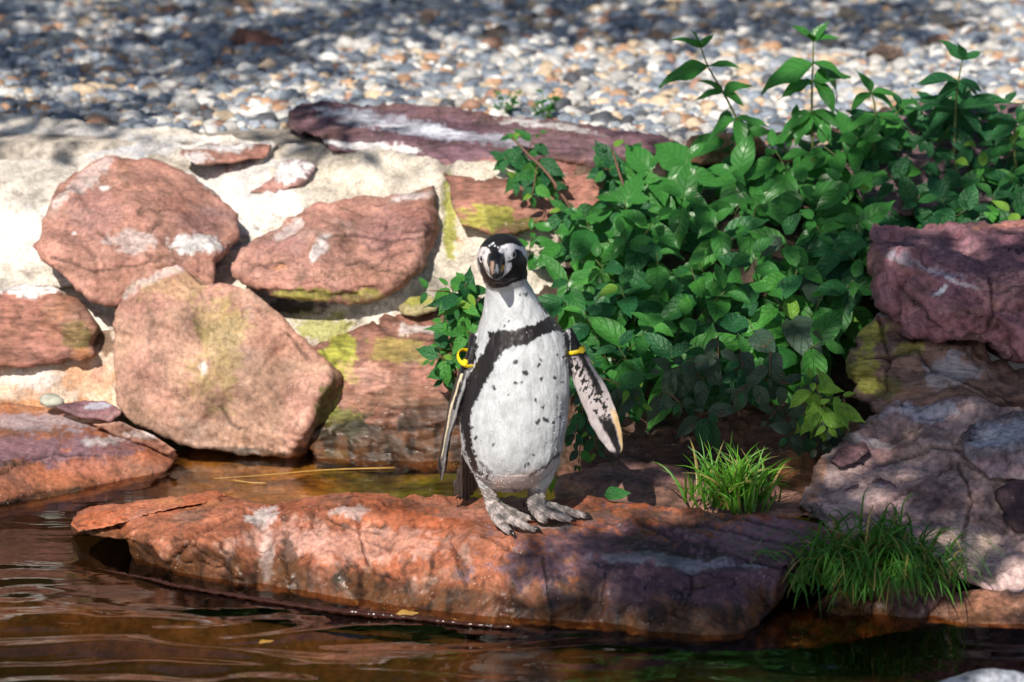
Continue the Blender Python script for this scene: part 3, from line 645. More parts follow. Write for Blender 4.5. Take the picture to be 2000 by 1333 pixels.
rock('mossy_block', 'layered brown rock with green moss under the overhanging purple boulder', 'rock',
     [V(1655, 700, .60), V(1675, 650, .66), V(1720, 622, .70), V(1780, 628, .68), V(1860, 670, .62), V(2060, 740, .48), V(2060, 850, .38), V(1900, 810, .42), V(1800, 800, .45), V(1720, 800, .50), V(1670, 780, .55)],
     brk=[[V(1665, 700, .56), V(1740, 690, .56), V(1840, 730, .50), V(2060, 790, .40)]], base=[(0.20, .12, .10), (0.26, .16, .13), (0.14, .085, .075)], mat=M_LAYER, layer=.018, facet=.016, low=.014, cracks=[([(1690, 690), (1740, 700), (1790, 690), (1850, 735), (1990, 790)], .012), ([(1720, 640), (1735, 690), (1730, 760)], .010)], rnd=16, thick=.22, seed=18, step=4.5,
     patches=[('moss', 1700, 650, 40, 22, .8), ('moss', 1685, 720, 34, 50, .75), ('moss', 1770, 690, 36, 14, .6), ('moss_shade', 1730, 760, 40, 24, .6), ('blue', 1850, 730, 70, 26, .4), ('white', 1730, 625, 30, 6, .5)])
J = rock('sloping_boulder', 'large weathered grey-brown boulder sloping down to the pool at the right edge', 'rock',
     [V(1690, 830, .50), V(1740, 780, .50), V(1830, 770, .46), V(1920, 790, .40), V(2060, 800, .34), V(2060, 1180, -.20), V(1960, 1170, -.17), V(1880, 1130, -.12), V(1800, 1090, -.06), V(1700, 1060, -.01), V(1640, 1040, .03), V(1585, 1006, .09), V(1560, 985, .16), V(1570, 950, .22), V(1610, 900, .34)],
     brk=[[V(1700, 850, .40), V(1800, 840, .36), V(1900, 850, .31), V(2060, 860, .26)]], inn=[V(1750, 950, .21), V(1850, 950, .17), V(1900, 1050, .04)], val=1.12, base=[(0.27, .18, .175), (0.36, .26, .245), (0.20, .13, .135), (0.32, .23, .23)], rnd=18, low=.022, facet=.014, fine=.005, crack=.010, thick=.25, seed=19, cracks=[([(1640, 905), (1720, 900), (1800, 880), (1880, 870)], .010), ([(1760, 945), (1830, 930), (1860, 900)], .009), ([(1590, 1000), (1640, 1010), (1700, 1000), (1780, 960)], .006), ([(1880, 1050), (1900, 980), (1870, 900)], .008), ([(1700, 990), (1720, 1010)], .012)], step=4.2, fscale=6, crscale=4,
     patches=[('purple', 1700, 880, 60, 40, .5), ('blue', 1800, 800, 100, 20, .55), ('orange', 1590, 930, 24, 50, .5), ('dark', 1580, 990, 30, 10, .6), ('brown', 1760, 880, 60, 30, .3), ('pink', 1900, 980, 30, 50, .4), ('white', 1700, 860, 80, 10, .35), ('sand', 1880, 1080, 90, 60, .3), ('dark', 1900, 1130, 60, 16, .6)])
rock('embedded_stone', 'purple stone sticking out of the sloping boulder', None, [V(1648, 962, .20), V(1680, 940, .23), V(1720, 930, .23), V(1756, 948, .20), V(1740, 975, .17), V(1700, 985, .16), V(1664, 980, .17)], base=[PUR, PURD], rnd=12, thick=.08, step=3.5, low=.006, facet=.008, wet=.4, parent=J, seed=20, patches=[('blue', 1705, 955, 30, 14, .6)])
rock('embedded_stone', 'small dark purple stone at the upper edge of the sloping boulder', None, [V(1622, 900, .29), V(1640, 876, .33), V(1690, 866, .34), V(1700, 880, .32), V(1672, 905, .27), V(1645, 915, .26)], base=[PUR, (.2, .1, .1)], rnd=10, thick=.08, step=3.5, low=.006, facet=.008, parent=J, seed=21)
rock('grey_boulder', 'pale bluish grey stone at the right edge set into the sloping boulder', 'rock',
     [V(1878, 850, .27), V(1895, 830, .30), V(1960, 810, .32), V(2060, 800, .32), V(2060, 950, .12), V(1980, 940, .13), V(1930, 940, .13), V(1890, 900, .18)], brk=[[V(1890, 862, .22), V(1950, 880, .18), V(2060, 880, .17)]], base=[(0.34, .30, .33), (0.28, .22, .24), (0.40, .38, .42)], rnd=12, facet=.014, thick=.14, seed=22, patches=[('blue', 1960, 850, 90, 30, .6), ('purple', 1930, 910, 60, 24, .6)])
rock('dark_stone', 'small dark stone at the right edge below the pale grey stone', 'stone',
     [V(1946, 960, .10), V(1975, 944, .12), V(2060, 940, .12), V(2060, 1045, .0), V(1990, 1042, .01), V(1958, 1020, .03)], base=[PURD, (.06, .035, .04)], rnd=12, facet=.012, thick=.1, seed=23, wet=.3)
rock('low_stone', 'small orange-brown rock at the water\'s edge right of the hanging grass', 'rock',
     [V(1800, 1180, -.18), V(1840, 1160, -.17), V(1920, 1150, -.18), V(1990, 1162, -.19), V(2060, 1170, -.20), V(2060, 1230, -.30), V(1900, 1226, -.29), V(1810, 1216, -.26)], base=[(0.34, .16, .09), BRN], rnd=12, facet=.01, thick=.1, wet=.3, wetz=-.02, seed=24)
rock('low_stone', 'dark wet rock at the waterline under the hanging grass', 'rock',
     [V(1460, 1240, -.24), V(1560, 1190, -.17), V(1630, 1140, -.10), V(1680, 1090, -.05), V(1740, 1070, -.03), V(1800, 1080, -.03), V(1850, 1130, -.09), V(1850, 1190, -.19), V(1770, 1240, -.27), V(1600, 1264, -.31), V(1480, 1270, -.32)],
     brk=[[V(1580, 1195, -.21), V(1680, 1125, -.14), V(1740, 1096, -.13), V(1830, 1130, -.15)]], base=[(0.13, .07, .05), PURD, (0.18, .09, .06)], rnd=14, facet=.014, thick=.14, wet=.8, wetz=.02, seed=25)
rock('purple_boulder', 'dark rock showing behind the shrub at the upper right edge', 'rock',
     [Zv(1640, 300, .60), Zv(1690, 235, .66), Zv(1760, 205, .68), Zv(1860, 190, .69), Zv(1960, 200, .68), Zv(2060, 205, .68), V(2060, 420, 1.2), V(1700, 420, 1.2)], brk=[[V(1680, 300, 1.5), V(1800, 270, 1.5), V(2060, 260, 1.5)]], base=[(0.22, .16, .17), PUR], rnd=16, facet=.014, thick=.3, seed=26)
rock('small_stone', 'orange stone peeking through the leaves at the gravel edge', 'stone',
     [Zv(1330, 296, .58), Zv(1350, 268, .61), Zv(1420, 258, .62), Zv(1480, 262, .62), Zv(1500, 290, .58), V(1430, 320, 1.55), V(1350, 320, 1.55)], base=[(0.48, .26, .15), REDL], rnd=10, thick=.1, seed=27, facet=.006)
rock('foreground_stone', 'blurred blue-grey stone poking into the bottom right corner', 'stone',
     [V(1760, 1420, -.75), V(1830, 1335, -.74), V(1900, 1312, -.73), V(1960, 1310, -.73), V(2080, 1330, -.74), V(2080, 1430, -.80)], base=[(0.34, .37, .44), (0.28, .30, .36)], rnd=14, thick=.2, seed=28, facet=.006)
rock('gravel_stone', 'reddish brown stone lying on the gravel near the top left', 'stone',
     [Zv(446, 74, .60), Zv(470, 54, .635), Zv(510, 58, .635), Zv(556, 76, .61), Zv(552, 96, .585), Zv(500, 100, .585), Zv(456, 92, .585)], base=[(0.26, .12, .09), BRN], rnd=14, thick=.08, seed=29, facet=.006, step=4)
rock('gravel_stone', 'brown stone on the gravel behind the tall middle shoot', 'stone',
     [Zv(1690, 105, .60), Zv(1720, 84, .64), Zv(1760, 90, .63), Zv(1770, 110, .60), Zv(1730, 120, .585)], base=[(0.25, .18, .15)], rnd=12, thick=.08, seed=30, facet=.006, step=4)
# grey pebble
v = pebble_shape(3, ICO3)
c = P(100, 782, YZ(100, 782, .13))
o = link('pebble', mesh('pebble', v * (0.026, .022, .015), ICO3F, pebble_mat('grey_pebble', (0.36, .36, .30))), None, c, label='smooth grey pebble lying on the left ledge', cat='pebble')

# ================================================================== PENGUIN
def PP(px, py, Y): return P(np.float64(px), np.float64(py), np.float64(Y))
def loft(rings):
    n = len(rings[0]); v = np.vstack(rings); f = []
    for i in range(len(rings) - 1):
        for k in range(n):
            a = i * n + k; b = i * n + (k + 1) % n
            f.append((a, b, b + n, a + n))
    f.append(tuple(range(n))[::-1]); f.append(tuple(range((len(rings) - 1) * n, len(rings) * n)))
    return v, f
def tube(pts, rad, n=16, flat=None, sub=6, fdir=None):
    """tapered limb through pts with radii; flat squeezes the section along fdir"""
    pts = np.array(pts, float); rad = np.array(rad, float)
    t = np.arange(len(pts)); tt = np.linspace(0, len(pts) - 1, (len(pts) - 1) * sub + 1)
    def cr(a):
        a = np.asarray(a, float); e = np.concatenate([[2 * a[0] - a[1]], a, [2 * a[-1] - a[-2]]]); o = []
        for x in tt:
            i = min(int(x), len(a) - 2); u = x - i; p0, p1, p2, p3 = e[i:i + 4]
            o.append(0.5 * (2 * p1 + (p2 - p0) * u + (2 * p0 - 5 * p1 + 4 * p2 - p3) * u * u + (3 * p1 - p0 - 3 * p2 + p3) * u ** 3))
        return np.array(o)
    c = cr(pts); r = np.maximum(cr(rad), 0.0008)
    fl = np.ones(len(c)) if flat is None else cr(np.array(flat, float))
    rings = []
    for i in range(len(c)):
        d = c[min(i + 1, len(c) - 1)] - c[max(i - 1, 0)]; d /= np.linalg.norm(d)
        u = np.array(fdir if fdir is not None else (0, 1, 0.01)); u = u - d * (u @ d); u /= np.linalg.norm(u)
        w = np.cross(d, u)
        a = np.linspace(0, 2 * math.pi, n, endpoint=False)
        rings.append(c[i] + r[i] * (np.cos(a)[:, None] * u * fl[i] + np.sin(a)[:, None] * w))
    return loft(rings)

secs = [  # py, left, right, half depth, centre depth
    (530, 948, 1022, .034, .012), (552, 950, 1034, .038, .014), (568, 950, 1042, .044, .016), (590, 946, 1052, .052, .020), (615, 940, 1070, .066, .026), (640, 932, 1096, .080, .030),
    (665, 926, 1108, .092, .034), (700, 918, 1112, .101, .034), (750, 906, 1113, .110, .034), (800, 897, 1111, .114, .032), (840, 896, 1107, .113, .030),
    (880, 904, 1098, .106, .028), (905, 913, 1088, .096, .028), (925, 926, 1072, .080, .028), (942, 944, 1050, .058, .028), (955, 968, 1022, .030, .028)]
S = np.array(secs)
yy = np.linspace(530, 955, 80)
def ci(k):
    from_ = np.interp(yy, S[:, 0], S[:, k])
    for _ in range(6): from_[1:-1] = .25 * from_[:-2] + .5 * from_[1:-1] + .25 * from_[2:]
    return from_
Lx, Rx, Dp, Yc = ci(1), ci(2), ci(3), ci(4)
rings = []
for i in range(80):
    a = np.linspace(0, 2 * math.pi, 56, endpoint=False)
    c, s = np.cos(a), np.sin(a)
    e = 0.94
    xx = (Lx[i] + Rx[i]) / 2 + (Rx[i] - Lx[i]) / 2 * np.sign(c) * np.abs(c) ** e
    dd = Yc[i] + Dp[i] * np.sign(s) * np.abs(s) ** e
    ctr = PP((Lx[i] + Rx[i]) / 2, yy[i], Yc[i])
    x3 = (xx - 1000) * (PP(1001, yy[i], Yc[i])[0] - PP(1000, yy[i], Yc[i])[0])
    rings.append(np.c_[x3, dd, np.full(56, ctr[2])])
pieces = [loft(rings)]
# head
hc = PP(981, 508, -.004)
v = ICO3 * np.array((.0485, .060, .0515)); v = v * (1 + 0.02 * np.abs(ICO3[:, :1])); pieces.append((v + hc, [tuple(t) for t in ICO3F]))
hb = PP(986, 535, .004); v = ICO3 * np.array((.0445, .050, .036)); pieces.append((v + hb, [tuple(t) for t in ICO3F]))
# cheeks / beak base bulge
bb = PP(970, 508, -.042)
v = ICO3 * np.array((.030, .030, .030)); pieces.append((v + bb, [tuple(t) for t in ICO3F]))
# upper and lower beak
pieces.append(tube([PP(969, 500, -.055), PP(968, 508, -.075), PP(967.5, 520, -.095), PP(967, 533, -.110), PP(966.5, 545, -.116)], [.017, .0150, .0120, .0085, .003], 16, flat=[1.25, 1.2, 1.1, 1, .8]))
pieces.append(tube([PP(971, 526, -.045), PP(970, 532, -.070), PP(969, 538, -.092), PP(968, 543, -.104)], [.018, .014, .009, .004], 14))
# legs
def zY(px, py, z): return PP(px, py, YZ(px, py, z))
pieces.append(tube([PP(948, 890, .02), PP(948, 925, .012), PP(953, 955, .006), zY(961, 980, .158), zY(966, 998, .142)], [.034, .0235, .0150, .0145, .014], 18))
pieces.append(tube([PP(1062, 890, .03), PP(1055, 930, .024), PP(1049, 955, .02), zY(1047, 982, .158), zY(1050, 998, .140)], [.036, .0265, .0185, .0175, .015], 18))
LT = [[(960, 990, .150), (970, 1012, .140), (985, 1030, .134), (1000, 1043, .127)], [(966, 990, .152), (988, 1008, .144), (1018, 1024, .138), (1048, 1036, .128)], [(968, 986, .150), (992, 998, .140), (1016, 1008, .134), (1038, 1014, .128)]]
RT = [[(1046, 992, .150), (1050, 1004, .142), (1060, 1014, .136), (1067, 1018, .128)], [(1050, 990, .152), (1075, 1002, .144), (1098, 1010, .138), (1116, 1017, .129)], [(1052, 984, .150), (1085, 993, .140), (1118, 1002, .134), (1146, 1009, .128)]]
TOE_R = [.0120, .0100, .0088, .0050]
for toes in (LT, RT):
    for t in toes: pieces.append(tube([zY(*p) for p in t], TOE_R, 12))
    for a, b in ((0, 1), (1, 2)):   # webs
        for u in (0.33, 0.66):
            pts = [(1 - u) * zY(*toes[a][k]) + u * zY(*toes[b][k]) - np.array((0, 0, .003)) for k in range(3)]
            pts[2] = pts[1] * .35 + pts[2] * .65
            pieces.append(tube(pts, [.010, .0072, .0042], 10))
# hind toes
pieces.append(tube([zY(966, 982, .15), zY(980, 984, .142), zY(986, 987, .136)], [.008, .006, .004], 10))
pieces.append(tube([zY(1042, 980, .15), zY(1032, 980, .142), zY(1027, 983, .136)], [.008, .006, .004], 10))
# flippers: thin blades
FLP_L = [(932, 652, .030), (920, 690, .022), (906, 735, .015), (889, 790, .010), (874, 850, .008), (865, 900, .010), (862, 940, .014)]
FLP_LR = [.016, .0105, .0115, .0110, .0095, .0068, .0020]
FLP_R = [(1098, 648, .040), (1121, 690, .034), (1146, 742, .028), (1171, 797, .024), (1190, 842, .022), (1203, 876, .022), (1206, 893, .022)]
FLP_RR = [.022, .0205, .0270, .0290, .0250, .0165, .0040]
pieces.append(tube([PP(*p) for p in FLP_L], FLP_LR, 20, flat=[1.2, 2.0, 2.5, 2.7, 2.7, 2.6, 2.0]))
pieces.append(tube([PP(*p) for p in FLP_R], FLP_RR, 24, flat=[.55, .36, .25, .22, .22, .25, .5]))
# tail
pieces.append(tube([PP(940, 880, .10), PP(922, 915, .135), PP(908, 950, .150), PP(899, 972, .155)], [.040, .026, .024, .017], 14, flat=[.5, .35, .22, .16]))
av, af, off = [], [], 0
for v, f in pieces:
    av.append(np.asarray(v)); af += [tuple(i + off for i in t) for t in f]; off += len(v)
raw = bpy.data.meshes.new('penguin_raw'); raw.from_pydata(np.vstack(av).tolist(), [], af)
bm = bmesh.new(); bm.from_mesh(raw); bmesh.ops.recalc_face_normals(bm, faces=bm.faces); bm.to_mesh(raw); bm.free()
tmp = bpy.data.objects.new('penguin_raw', raw); COL.objects.link(tmp)
md = tmp.modifiers.new('r', 'REMESH'); md.mode = 'VOXEL'; md.voxel_size = 0.0019; md.adaptivity = 0
dg = bpy.context.evaluated_depsgraph_get()
pm = bpy.data.meshes.new_from_object(tmp.evaluated_get(dg))
bpy.data.objects.remove(tmp); bpy.data.meshes.remove(raw)
nv = len(pm.vertices); W = np.zeros(nv * 3, np.float32); pm.vertices.foreach_get('co', W); W = W.reshape(-1, 3).astype(float)
bm = bmesh.new(); bm.from_mesh(pm); bmesh.ops.triangulate(bm, faces=bm.faces); F = np.array([[x.index for x in f.verts] for f in bm.faces]); bm.free()
E = np.vstack([F[:, [0, 1]], F[:, [1, 2]], F[:, [2, 0]]]); E = np.vstack([E, E[:, ::-1]]); deg = np.bincount(E[:, 0], minlength=nv).astype(float)[:, None]
px, py = project(W)
body_only = (py < 905) & (py > 560)
for it in range(14):
    avg = np.stack([np.bincount(E[:, 0], W[E[:, 1], d], nv) for d in range(3)], 1) / deg
    k = 0.6 if it < 3 else 0.6 * (body_only & (px > 930) & (px < 1092))[:, None]
    W = W + k * (avg - W)
n = vnormals(W, F)
if (n * (W - W.mean(0))).sum() < 0: F = F[:, ::-1]; n = -n
px, py = project(W)
front = -(n @ FWD)
# plumage relief
body_m = sstep(0, 1, (py < 930) & (py > 545)) * 1.0
W = W + n * (0.0016 * fbm(W * np.array([70, 70, 22]), 3) * body_m + 0.0042 * fbm(W * 15, 3) * body_m)[:, None]
tl_ = ((W[:, 1] > .085) & (py > 900)).astype(float); W = W + n * (0.0022 * np.sin(px * .9 + fbm(W * 30, 2) * 2) * tl_)[:, None]
skin = ((py > 950) & (W[:, 1] < .09)).astype(float)
W = W + n * (0.0011 * np.sin(W[:, 2] * 900 + W[:, 0] * 500 + 2 * fbm(W * 60, 2)) * skin)[:, None]
jx = px + 4.6 * fbm(W * 120, 3) + 2.0 * fbm(W * 40 + 7, 2); jy = py + 4.5 * fbm(W * np.array([140, 140, 50]) + 9, 3) + 2.0 * fbm(W * 40 + 3, 2)
def inpoly(poly, soft=1.4, x=None, y=None):
    x = jx if x is None else x; y = jy if y is None else y
    ins = pip(poly, x, y); d = pdist(poly, x, y); return sstep(-soft, soft, np.where(ins, d, -d))
def paint(col, mask, c): return col * (1 - mask[:, None]) + np.array(c) * mask[:, None]
BLACK = (0.010, 0.009, 0.011); BROWNB = (0.030, 0.020, 0.018); WHITE = (0.47, 0.485, 0.51)
nz1 = fbm(W * 55, 4)
col = np.tile(np.array(WHITE), (nv, 1)) * (1 + 0.05 * nz1[:, None])
col = col * (1 - .22 * sstep(-.1, .5, fbm(W * np.array([38, 38, 20]) + 4, 5, .65)))[:, None]
# dark back
col = paint(col, sstep(0.05, -0.15, front) * (py > 520), BROWNB)
neckl = [(900, 705), (932, 640), (944, 600), (948, 575), (938, 560), (920, 600), (880, 690)]
col = paint(col, inpoly(neckl), BROWNB)
neckr = [(1050, 592), (1058, 585), (1130, 640), (1120, 650), (1085, 622), (1066, 615)]
col = paint(col, inpoly(neckr), BROWNB)
# breast band and flank stripe
band = [(953, 646), (962, 650), (978, 646), (1000, 645), (1020, 640), (1042, 634), (1062, 624), (1080, 614), (1092, 612), (1104, 622), (1108, 650), (1106, 662), (1098, 648), (1088, 644), (1074, 650), (1059, 655), (1044, 662), (1030, 673), (1016, 676), (1002, 676), (990, 684), (978, 692), (968, 706), (963, 723), (950, 746), (939, 766), (930, 786), (922, 806), (918, 826), (918, 848), (920, 868), (925, 888), (929, 904), (938, 925), (928, 925), (916, 908), (907, 880), (902, 848), (899, 815), (898, 786), (902, 766), (908, 747), (918, 728), (932, 709), (944, 690), (953, 670)]
col = paint(col, inpoly(band, 1.8), (0.014, 0.011, 0.012))
shr = [(1100, 640), (1112, 660), (1113, 720), (1108, 720), (1105, 690)]
col = paint(col, inpoly(shr), BLACK)
shl = [(905, 712), (918, 690), (926, 668), (934, 676), (930, 700), (920, 716)]
col = paint(col, inpoly(shl), BLACK)
# spots
for sx, sy, sr in [(430, 555, 8), (470, 597, 8), (478, 606, 6), (525, 572, 6), (430, 645, 6), (343, 662, 7), (537, 626, 7), (515, 712, 7), (590, 622, 6), (545, 740, 6), (552, 792, 8), (520, 800, 7), (585, 806, 6), (340, 890, 6), (470, 976, 5), (628, 535, 6), (600, 528, 5), (450, 284, 5), (472, 283, 7), (385, 410, 6), (400, 392, 5), (535, 550, 5), (614, 780, 5), (368, 520, 8), (350, 545, 6), (252, 822, 6), (268, 868, 7), (266, 940, 6), (486, 970, 5), (322, 610, 5), (300, 640, 6), (270, 710, 7), (455, 640, 3), (600, 700, 4), (290, 1010, 8), (315, 1025, 7), (505, 935, 4), (620, 640, 4), (398, 690, 3)]:
    cx, cy = 800 + sx / 2.083, 440 + sy / 2.083
    d = np.hypot(jx - cx, (jy - cy) * .85); col = paint(col, sstep(sr / 1.9 + 1.0, sr / 1.9 - 1.0, d) * .92 * (front > 0), BLACK)
# under-belly flush and dirt
col = paint(col, inpoly([(965, 935), (1005, 928), (1055, 915), (1050, 960), (960, 965)], 9) * .6, (0.62, 0.42, 0.36))
col = paint(col, inpoly([(1030, 928), (1062, 908), (1092, 882), (1095, 888), (1066, 913), (1036, 932)], 1.2) * .8, BLACK)
# thighs
col = paint(col, inpoly([(1040, 926), (1060, 908), (1075, 912), (1066, 940), (1038, 950)], 2) * .0, WHITE)
# head mask
hd = lambda pts: [(860 + a / 6.665, 440 + b / 6.665) for a, b in pts]
isH = (py < 572) & ~((py > 556) & (px > 1024))
jx0, jy0 = jx, jy
jx = px + 1.2 * fbm(W * 180, 3); jy = py + 1.2 * fbm(W * 180 + 5, 3)
mask = hd([(480, 420), (500, 520), (530, 640), (580, 740), (640, 790), (720, 818), (790, 820), (860, 808), (930, 770), (1000, 740), (1070, 722), (1130, 690), (1160, 600), (1150, 500), (1130, 420), (1120, 330), (1040, 150), (810, 60), (600, 100), (440, 300)])
col = paint(col, inpoly(mask, 1.2) * (front > -.2), BLACK)
col = paint(col, ((py < 566 - 0.35 * (px - 985)) & (front <= -.2)).astype(float), BLACK)
chin = hd([(520, 620), (580, 740), (640, 790), (720, 818), (790, 820), (860, 808), (930, 770), (1000, 735), (980, 690), (860, 740), (740, 750), (640, 720), (570, 640)])
col = paint(col, inpoly(chin, 2) * .8, BROWNB)
brow = hd([(755, 340), (790, 275), (860, 245), (950, 240), (1030, 275), (1090, 340), (1125, 430), (1150, 540), (1165, 660), (1200, 660), (1180, 500), (1150, 400), (1105, 335), (1110, 330), (1120, 430), (1092, 400), (1050, 330), (985, 310), (960, 330), (975, 400), (940, 440), (890, 460), (865, 490), (925, 490), (930, 545), (880, 620), (820, 670), (750, 712), (720, 700), (780, 620), (830, 500), (830, 420), (790, 370)])
pink = (0.60, 0.50, 0.52)
col = paint(col, inpoly(brow, 1.0) * (front > -.1), (0.70, 0.68, 0.72))
stripe = hd([(1020, 268), (1075, 300), (1120, 380), (1150, 500), (1160, 640), (1130, 690), (1250, 760), (1260, 600), (1180, 400), (1120, 320), (1060, 262)])
stripe_in = hd([(1040, 285), (1090, 345), (1118, 420), (1140, 520), (1150, 640), (1185, 690), (1230, 690), (1175, 460), (1130, 350), (1070, 275)])
col = paint(col, inpoly(stripe_in, 1.0) * (front > -.5), (0.72, 0.72, 0.75))
lface = hd([(470, 430), (490, 330), (540, 285), (600, 285), (640, 320), (660, 370), (620, 400), (615, 460), (640, 560), (670, 640), (685, 700), (640, 670), (590, 600), (560, 500), (540, 440), (510, 420)])
col = paint(col, inpoly(lface, 1.0), (0.68, 0.62, 0.62))
for a, b, c_, r_ in ((570, 360, .5, 26), (860, 315, .5, 26), (900, 430, .35, 20)):
    d = np.hypot(px - 860 - a / 6.665, py - 440 - b / 6.665); col = paint(col, sstep(r_ / 6.665 + 2, 1, d) * .55, (0.12, .13, .17))
# beak colours (the beak juts out in front of the face)
bk = (W[:, 1] < -.066) & (py < 562)
col = paint(col, (bk & (py > 495)).astype(float) * .97, (0.007, .008, .010))
jut = hd([(655, 470), (700, 470), (690, 560), (690, 640), (672, 640), (650, 560)])
col = paint(col, inpoly(jut, .8) * .5, (0.62, .40, .30))
col = paint(col, inpoly(hd([(800, 530), (840, 510), (835, 560), (800, 620), (780, 600)]), .8) * .9, (0.62, .36, .08))
col = paint(col, inpoly(hd([(720, 500), (750, 520), (762, 600), (745, 640), (725, 590)]), 1) * .6, (0.26, .28, .33))
for a, b in ((670, 250), (710, 270), (755, 290), (690, 235), (640, 270)):
    d = np.hypot(px - 860 - a / 6.665, py - 440 - b / 6.665); col = paint(col, sstep(2.6, 1.2, d), (0.6, .6, .65))
# flippers
def along(path, rad):
    pts = np.array([PP(*p) for p in path]); best = np.full(nv, 9.0); tpar = np.zeros(nv)
    for i in range(len(pts) - 1):
        a, b = pts[i], pts[i + 1]; e = b - a; t = np.clip(((W - a) @ e) / (e @ e), 0, 1); d = np.linalg.norm(W - a - t[:, None] * e, axis=1)
        m = d < best; best = np.where(m, d, best); tpar = np.where(m, (i + t), tpar)
    return best, tpar
fx = fbm(W * 120 + 3, 3)
pr = np.array(FLP_R); cxs = np.interp(np.arange(0, 6.01, .05), np.arange(7), pr[:, 0])
bR, tR = along(FLP_R, None); onR = (px > 1114) | ((px > 1108) & (py > 700)) & (bR < .034)
onR &= (py > 640) & (py < 905) & (bR < .04) & (px > np.interp(py, [640, 700, 760, 905], [1100, 1110, 1112, 1112]))
ccx = np.interp(py, pr[:, 1], pr[:, 0]); rr = np.interp(py, pr[:, 1], np.array(FLP_RR) * 1000) * 1.12
u = (px - ccx) / rr   # -1 inner edge .. 1 outer edge
fc = np.tile(np.array((0.42, 0.37, 0.38)), (nv, 1))
fc = paint(fc, sstep(.15, .35, u + .12 * fx) * sstep(.78, .62, u + .1 * fx) * (py < 772 + 14 * fx), BLACK)
sp = sstep(.09, .15, fbm(np.c_[px / 6.0 + py / 22, py / 13 - px / 60, np.zeros(nv)], 2) - .9 * np.abs(u + .12 - .25 * sstep(740, 800, py)) + .22) * (py < 824)
fc = paint(fc, sp, BLACK)
fc = paint(fc, sstep(702, 690, py + 5 * fx), BLACK)
fc = paint(fc, sstep(-.55, -.8, u + .2 * fx) * sstep(745, 725, py), BLACK)
fc = paint(fc, sstep(.5, .62, u + .08 * fx) * (py > 790) * sstep(790, 815, py), (0.60, .42, .22))
fc = paint(fc, sstep(-.45, -.25, u + .1 * fx + .004 * (830 - py)) * sstep(.58, .42, u + .1 * fx) * sstep(808, 822, py + 6 * fx), BLACK)
fc = paint(fc, sstep(878, 886, py), BLACK)
fc = paint(fc, sstep(.05, -.1, front), BLACK)
col = np.where(onR[:, None], fc, col)
pl = np.array(FLP_L); bL, tL = along(FLP_L, None)
onL = (px < np.interp(py, [660, 700, 760, 800, 1000], [930, 922, 906, 897, 897])) & (bL < .032) & (py > 655) & (W[:, 1] < .07)
ccx = np.interp(py, pl[:, 1], pl[:, 0]); rr = np.interp(py, pl[:, 1], np.array(FLP_LR) * 1000)
u = (px - ccx) / rr
fc = np.tile(np.array(BLACK), (nv, 1))
fc = paint(fc, sstep(.28, .1, np.abs(u - .45 + .1 * fx)) * (py > 712) * .9, (0.50, .49, .50))
fc = paint(fc, sstep(.24, .1, np.abs(u + .45 + .1 * fx)) * (py > 730) * sstep(905, 880, py), (0.60, .50, .36))
fc = paint(fc, sstep(.3, .1, np.abs(u - .05 + .3 * fx)) * (py > 800) * .4, (0.35, .33, .33))
col = np.where(onL[:, None], fc, col)
# tail and feet
tail = (W[:, 1] > .085) & (py > 888)
col = paint(col, tail.astype(float), (0.055, .042, .038))
fm = sstep(950, 958, jy0) * (~tail)
mott = fbm(W * 70 + 3, 4); mott2 = fbm(W * 200, 3)
ft = np.array((0.19, .17, .165)) + (0.30 * np.array((1, .82, .78))) * sstep(-.3, .5, mott + .3 * mott2)[:, None]
ft = ft * (1 - .55 * sstep(.05, .5, fbm(W * 45 + 40, 4))[:, None])
col = col * (1 - fm[:, None]) + ft * fm[:, None]
leg = inpoly([(920, 905), (945, 900), (968, 930), (962, 950), (935, 950)], 3, jx0, jy0)
col = paint(col, leg * sstep(.05, .3, fbm(W * 60 + 12, 3)) * .7, BLACK)
col = np.clip(col, .005, .9)

m, nt, ns, ls, bs = new_mat('penguin_feathers')
at = N(nt, 'ShaderNodeAttribute', attribute_name='Col'); tc = N(nt, 'ShaderNodeTexCoord')
mp = N(nt, 'ShaderNodeMapping'); mp.inputs['Scale'].default_value = (1, 1, .28); ls.new(tc.outputs['Object'], mp.inputs[0])
n1 = N(nt, 'ShaderNodeTexNoise', Scale=420.0, Detail=4.0, Roughness=.6); ls.new(mp.outputs[0], n1.inputs['Vector'])
n2 = N(nt, 'ShaderNodeTexNoise', Scale=60.0, Detail=5.0, Roughness=.6); ls.new(mp.outputs[0], n2.inputs['Vector'])
a = mixc(nt, 'MULTIPLY', 1.0, at.outputs['Color'], ramp(nt, n1.outputs[0], [(.3, .82), (.65, 1.08)]))
a = mixc(nt, 'MULTIPLY', 1.0, a, ramp(nt, n2.outputs[0], [(.3, .86), (.6, 1.03)]))
ls.new(a, bs.inputs['Base Color']); bs.inputs['Roughness'].default_value = .42
bs.inputs['Sheen Weight'].default_value = .03; bs.inputs['Specular IOR Level'].default_value = .28
b1 = N(nt, 'ShaderNodeBump', Strength=.2, Distance=.0016); ls.new(n1.outputs[0], b1.inputs['Height'])
b2 = N(nt, 'ShaderNodeBump', Strength=.2, Distance=.004); ls.new(n2.outputs[0], b2.inputs['Height']); ls.new(b1.outputs[0], b2.inputs['Normal'])
ls.new(b2.outputs[0], bs.inputs['Normal'])
base = np.array([0.01, 0.0, 0.125])
penguin = link('penguin', mesh('penguin', W - base, F, m, True, col), None, base, label='black and white spotted penguin standing on the wet red ledge with yellow flipper bands', cat='penguin')
bpy.data.meshes.remove(pm)

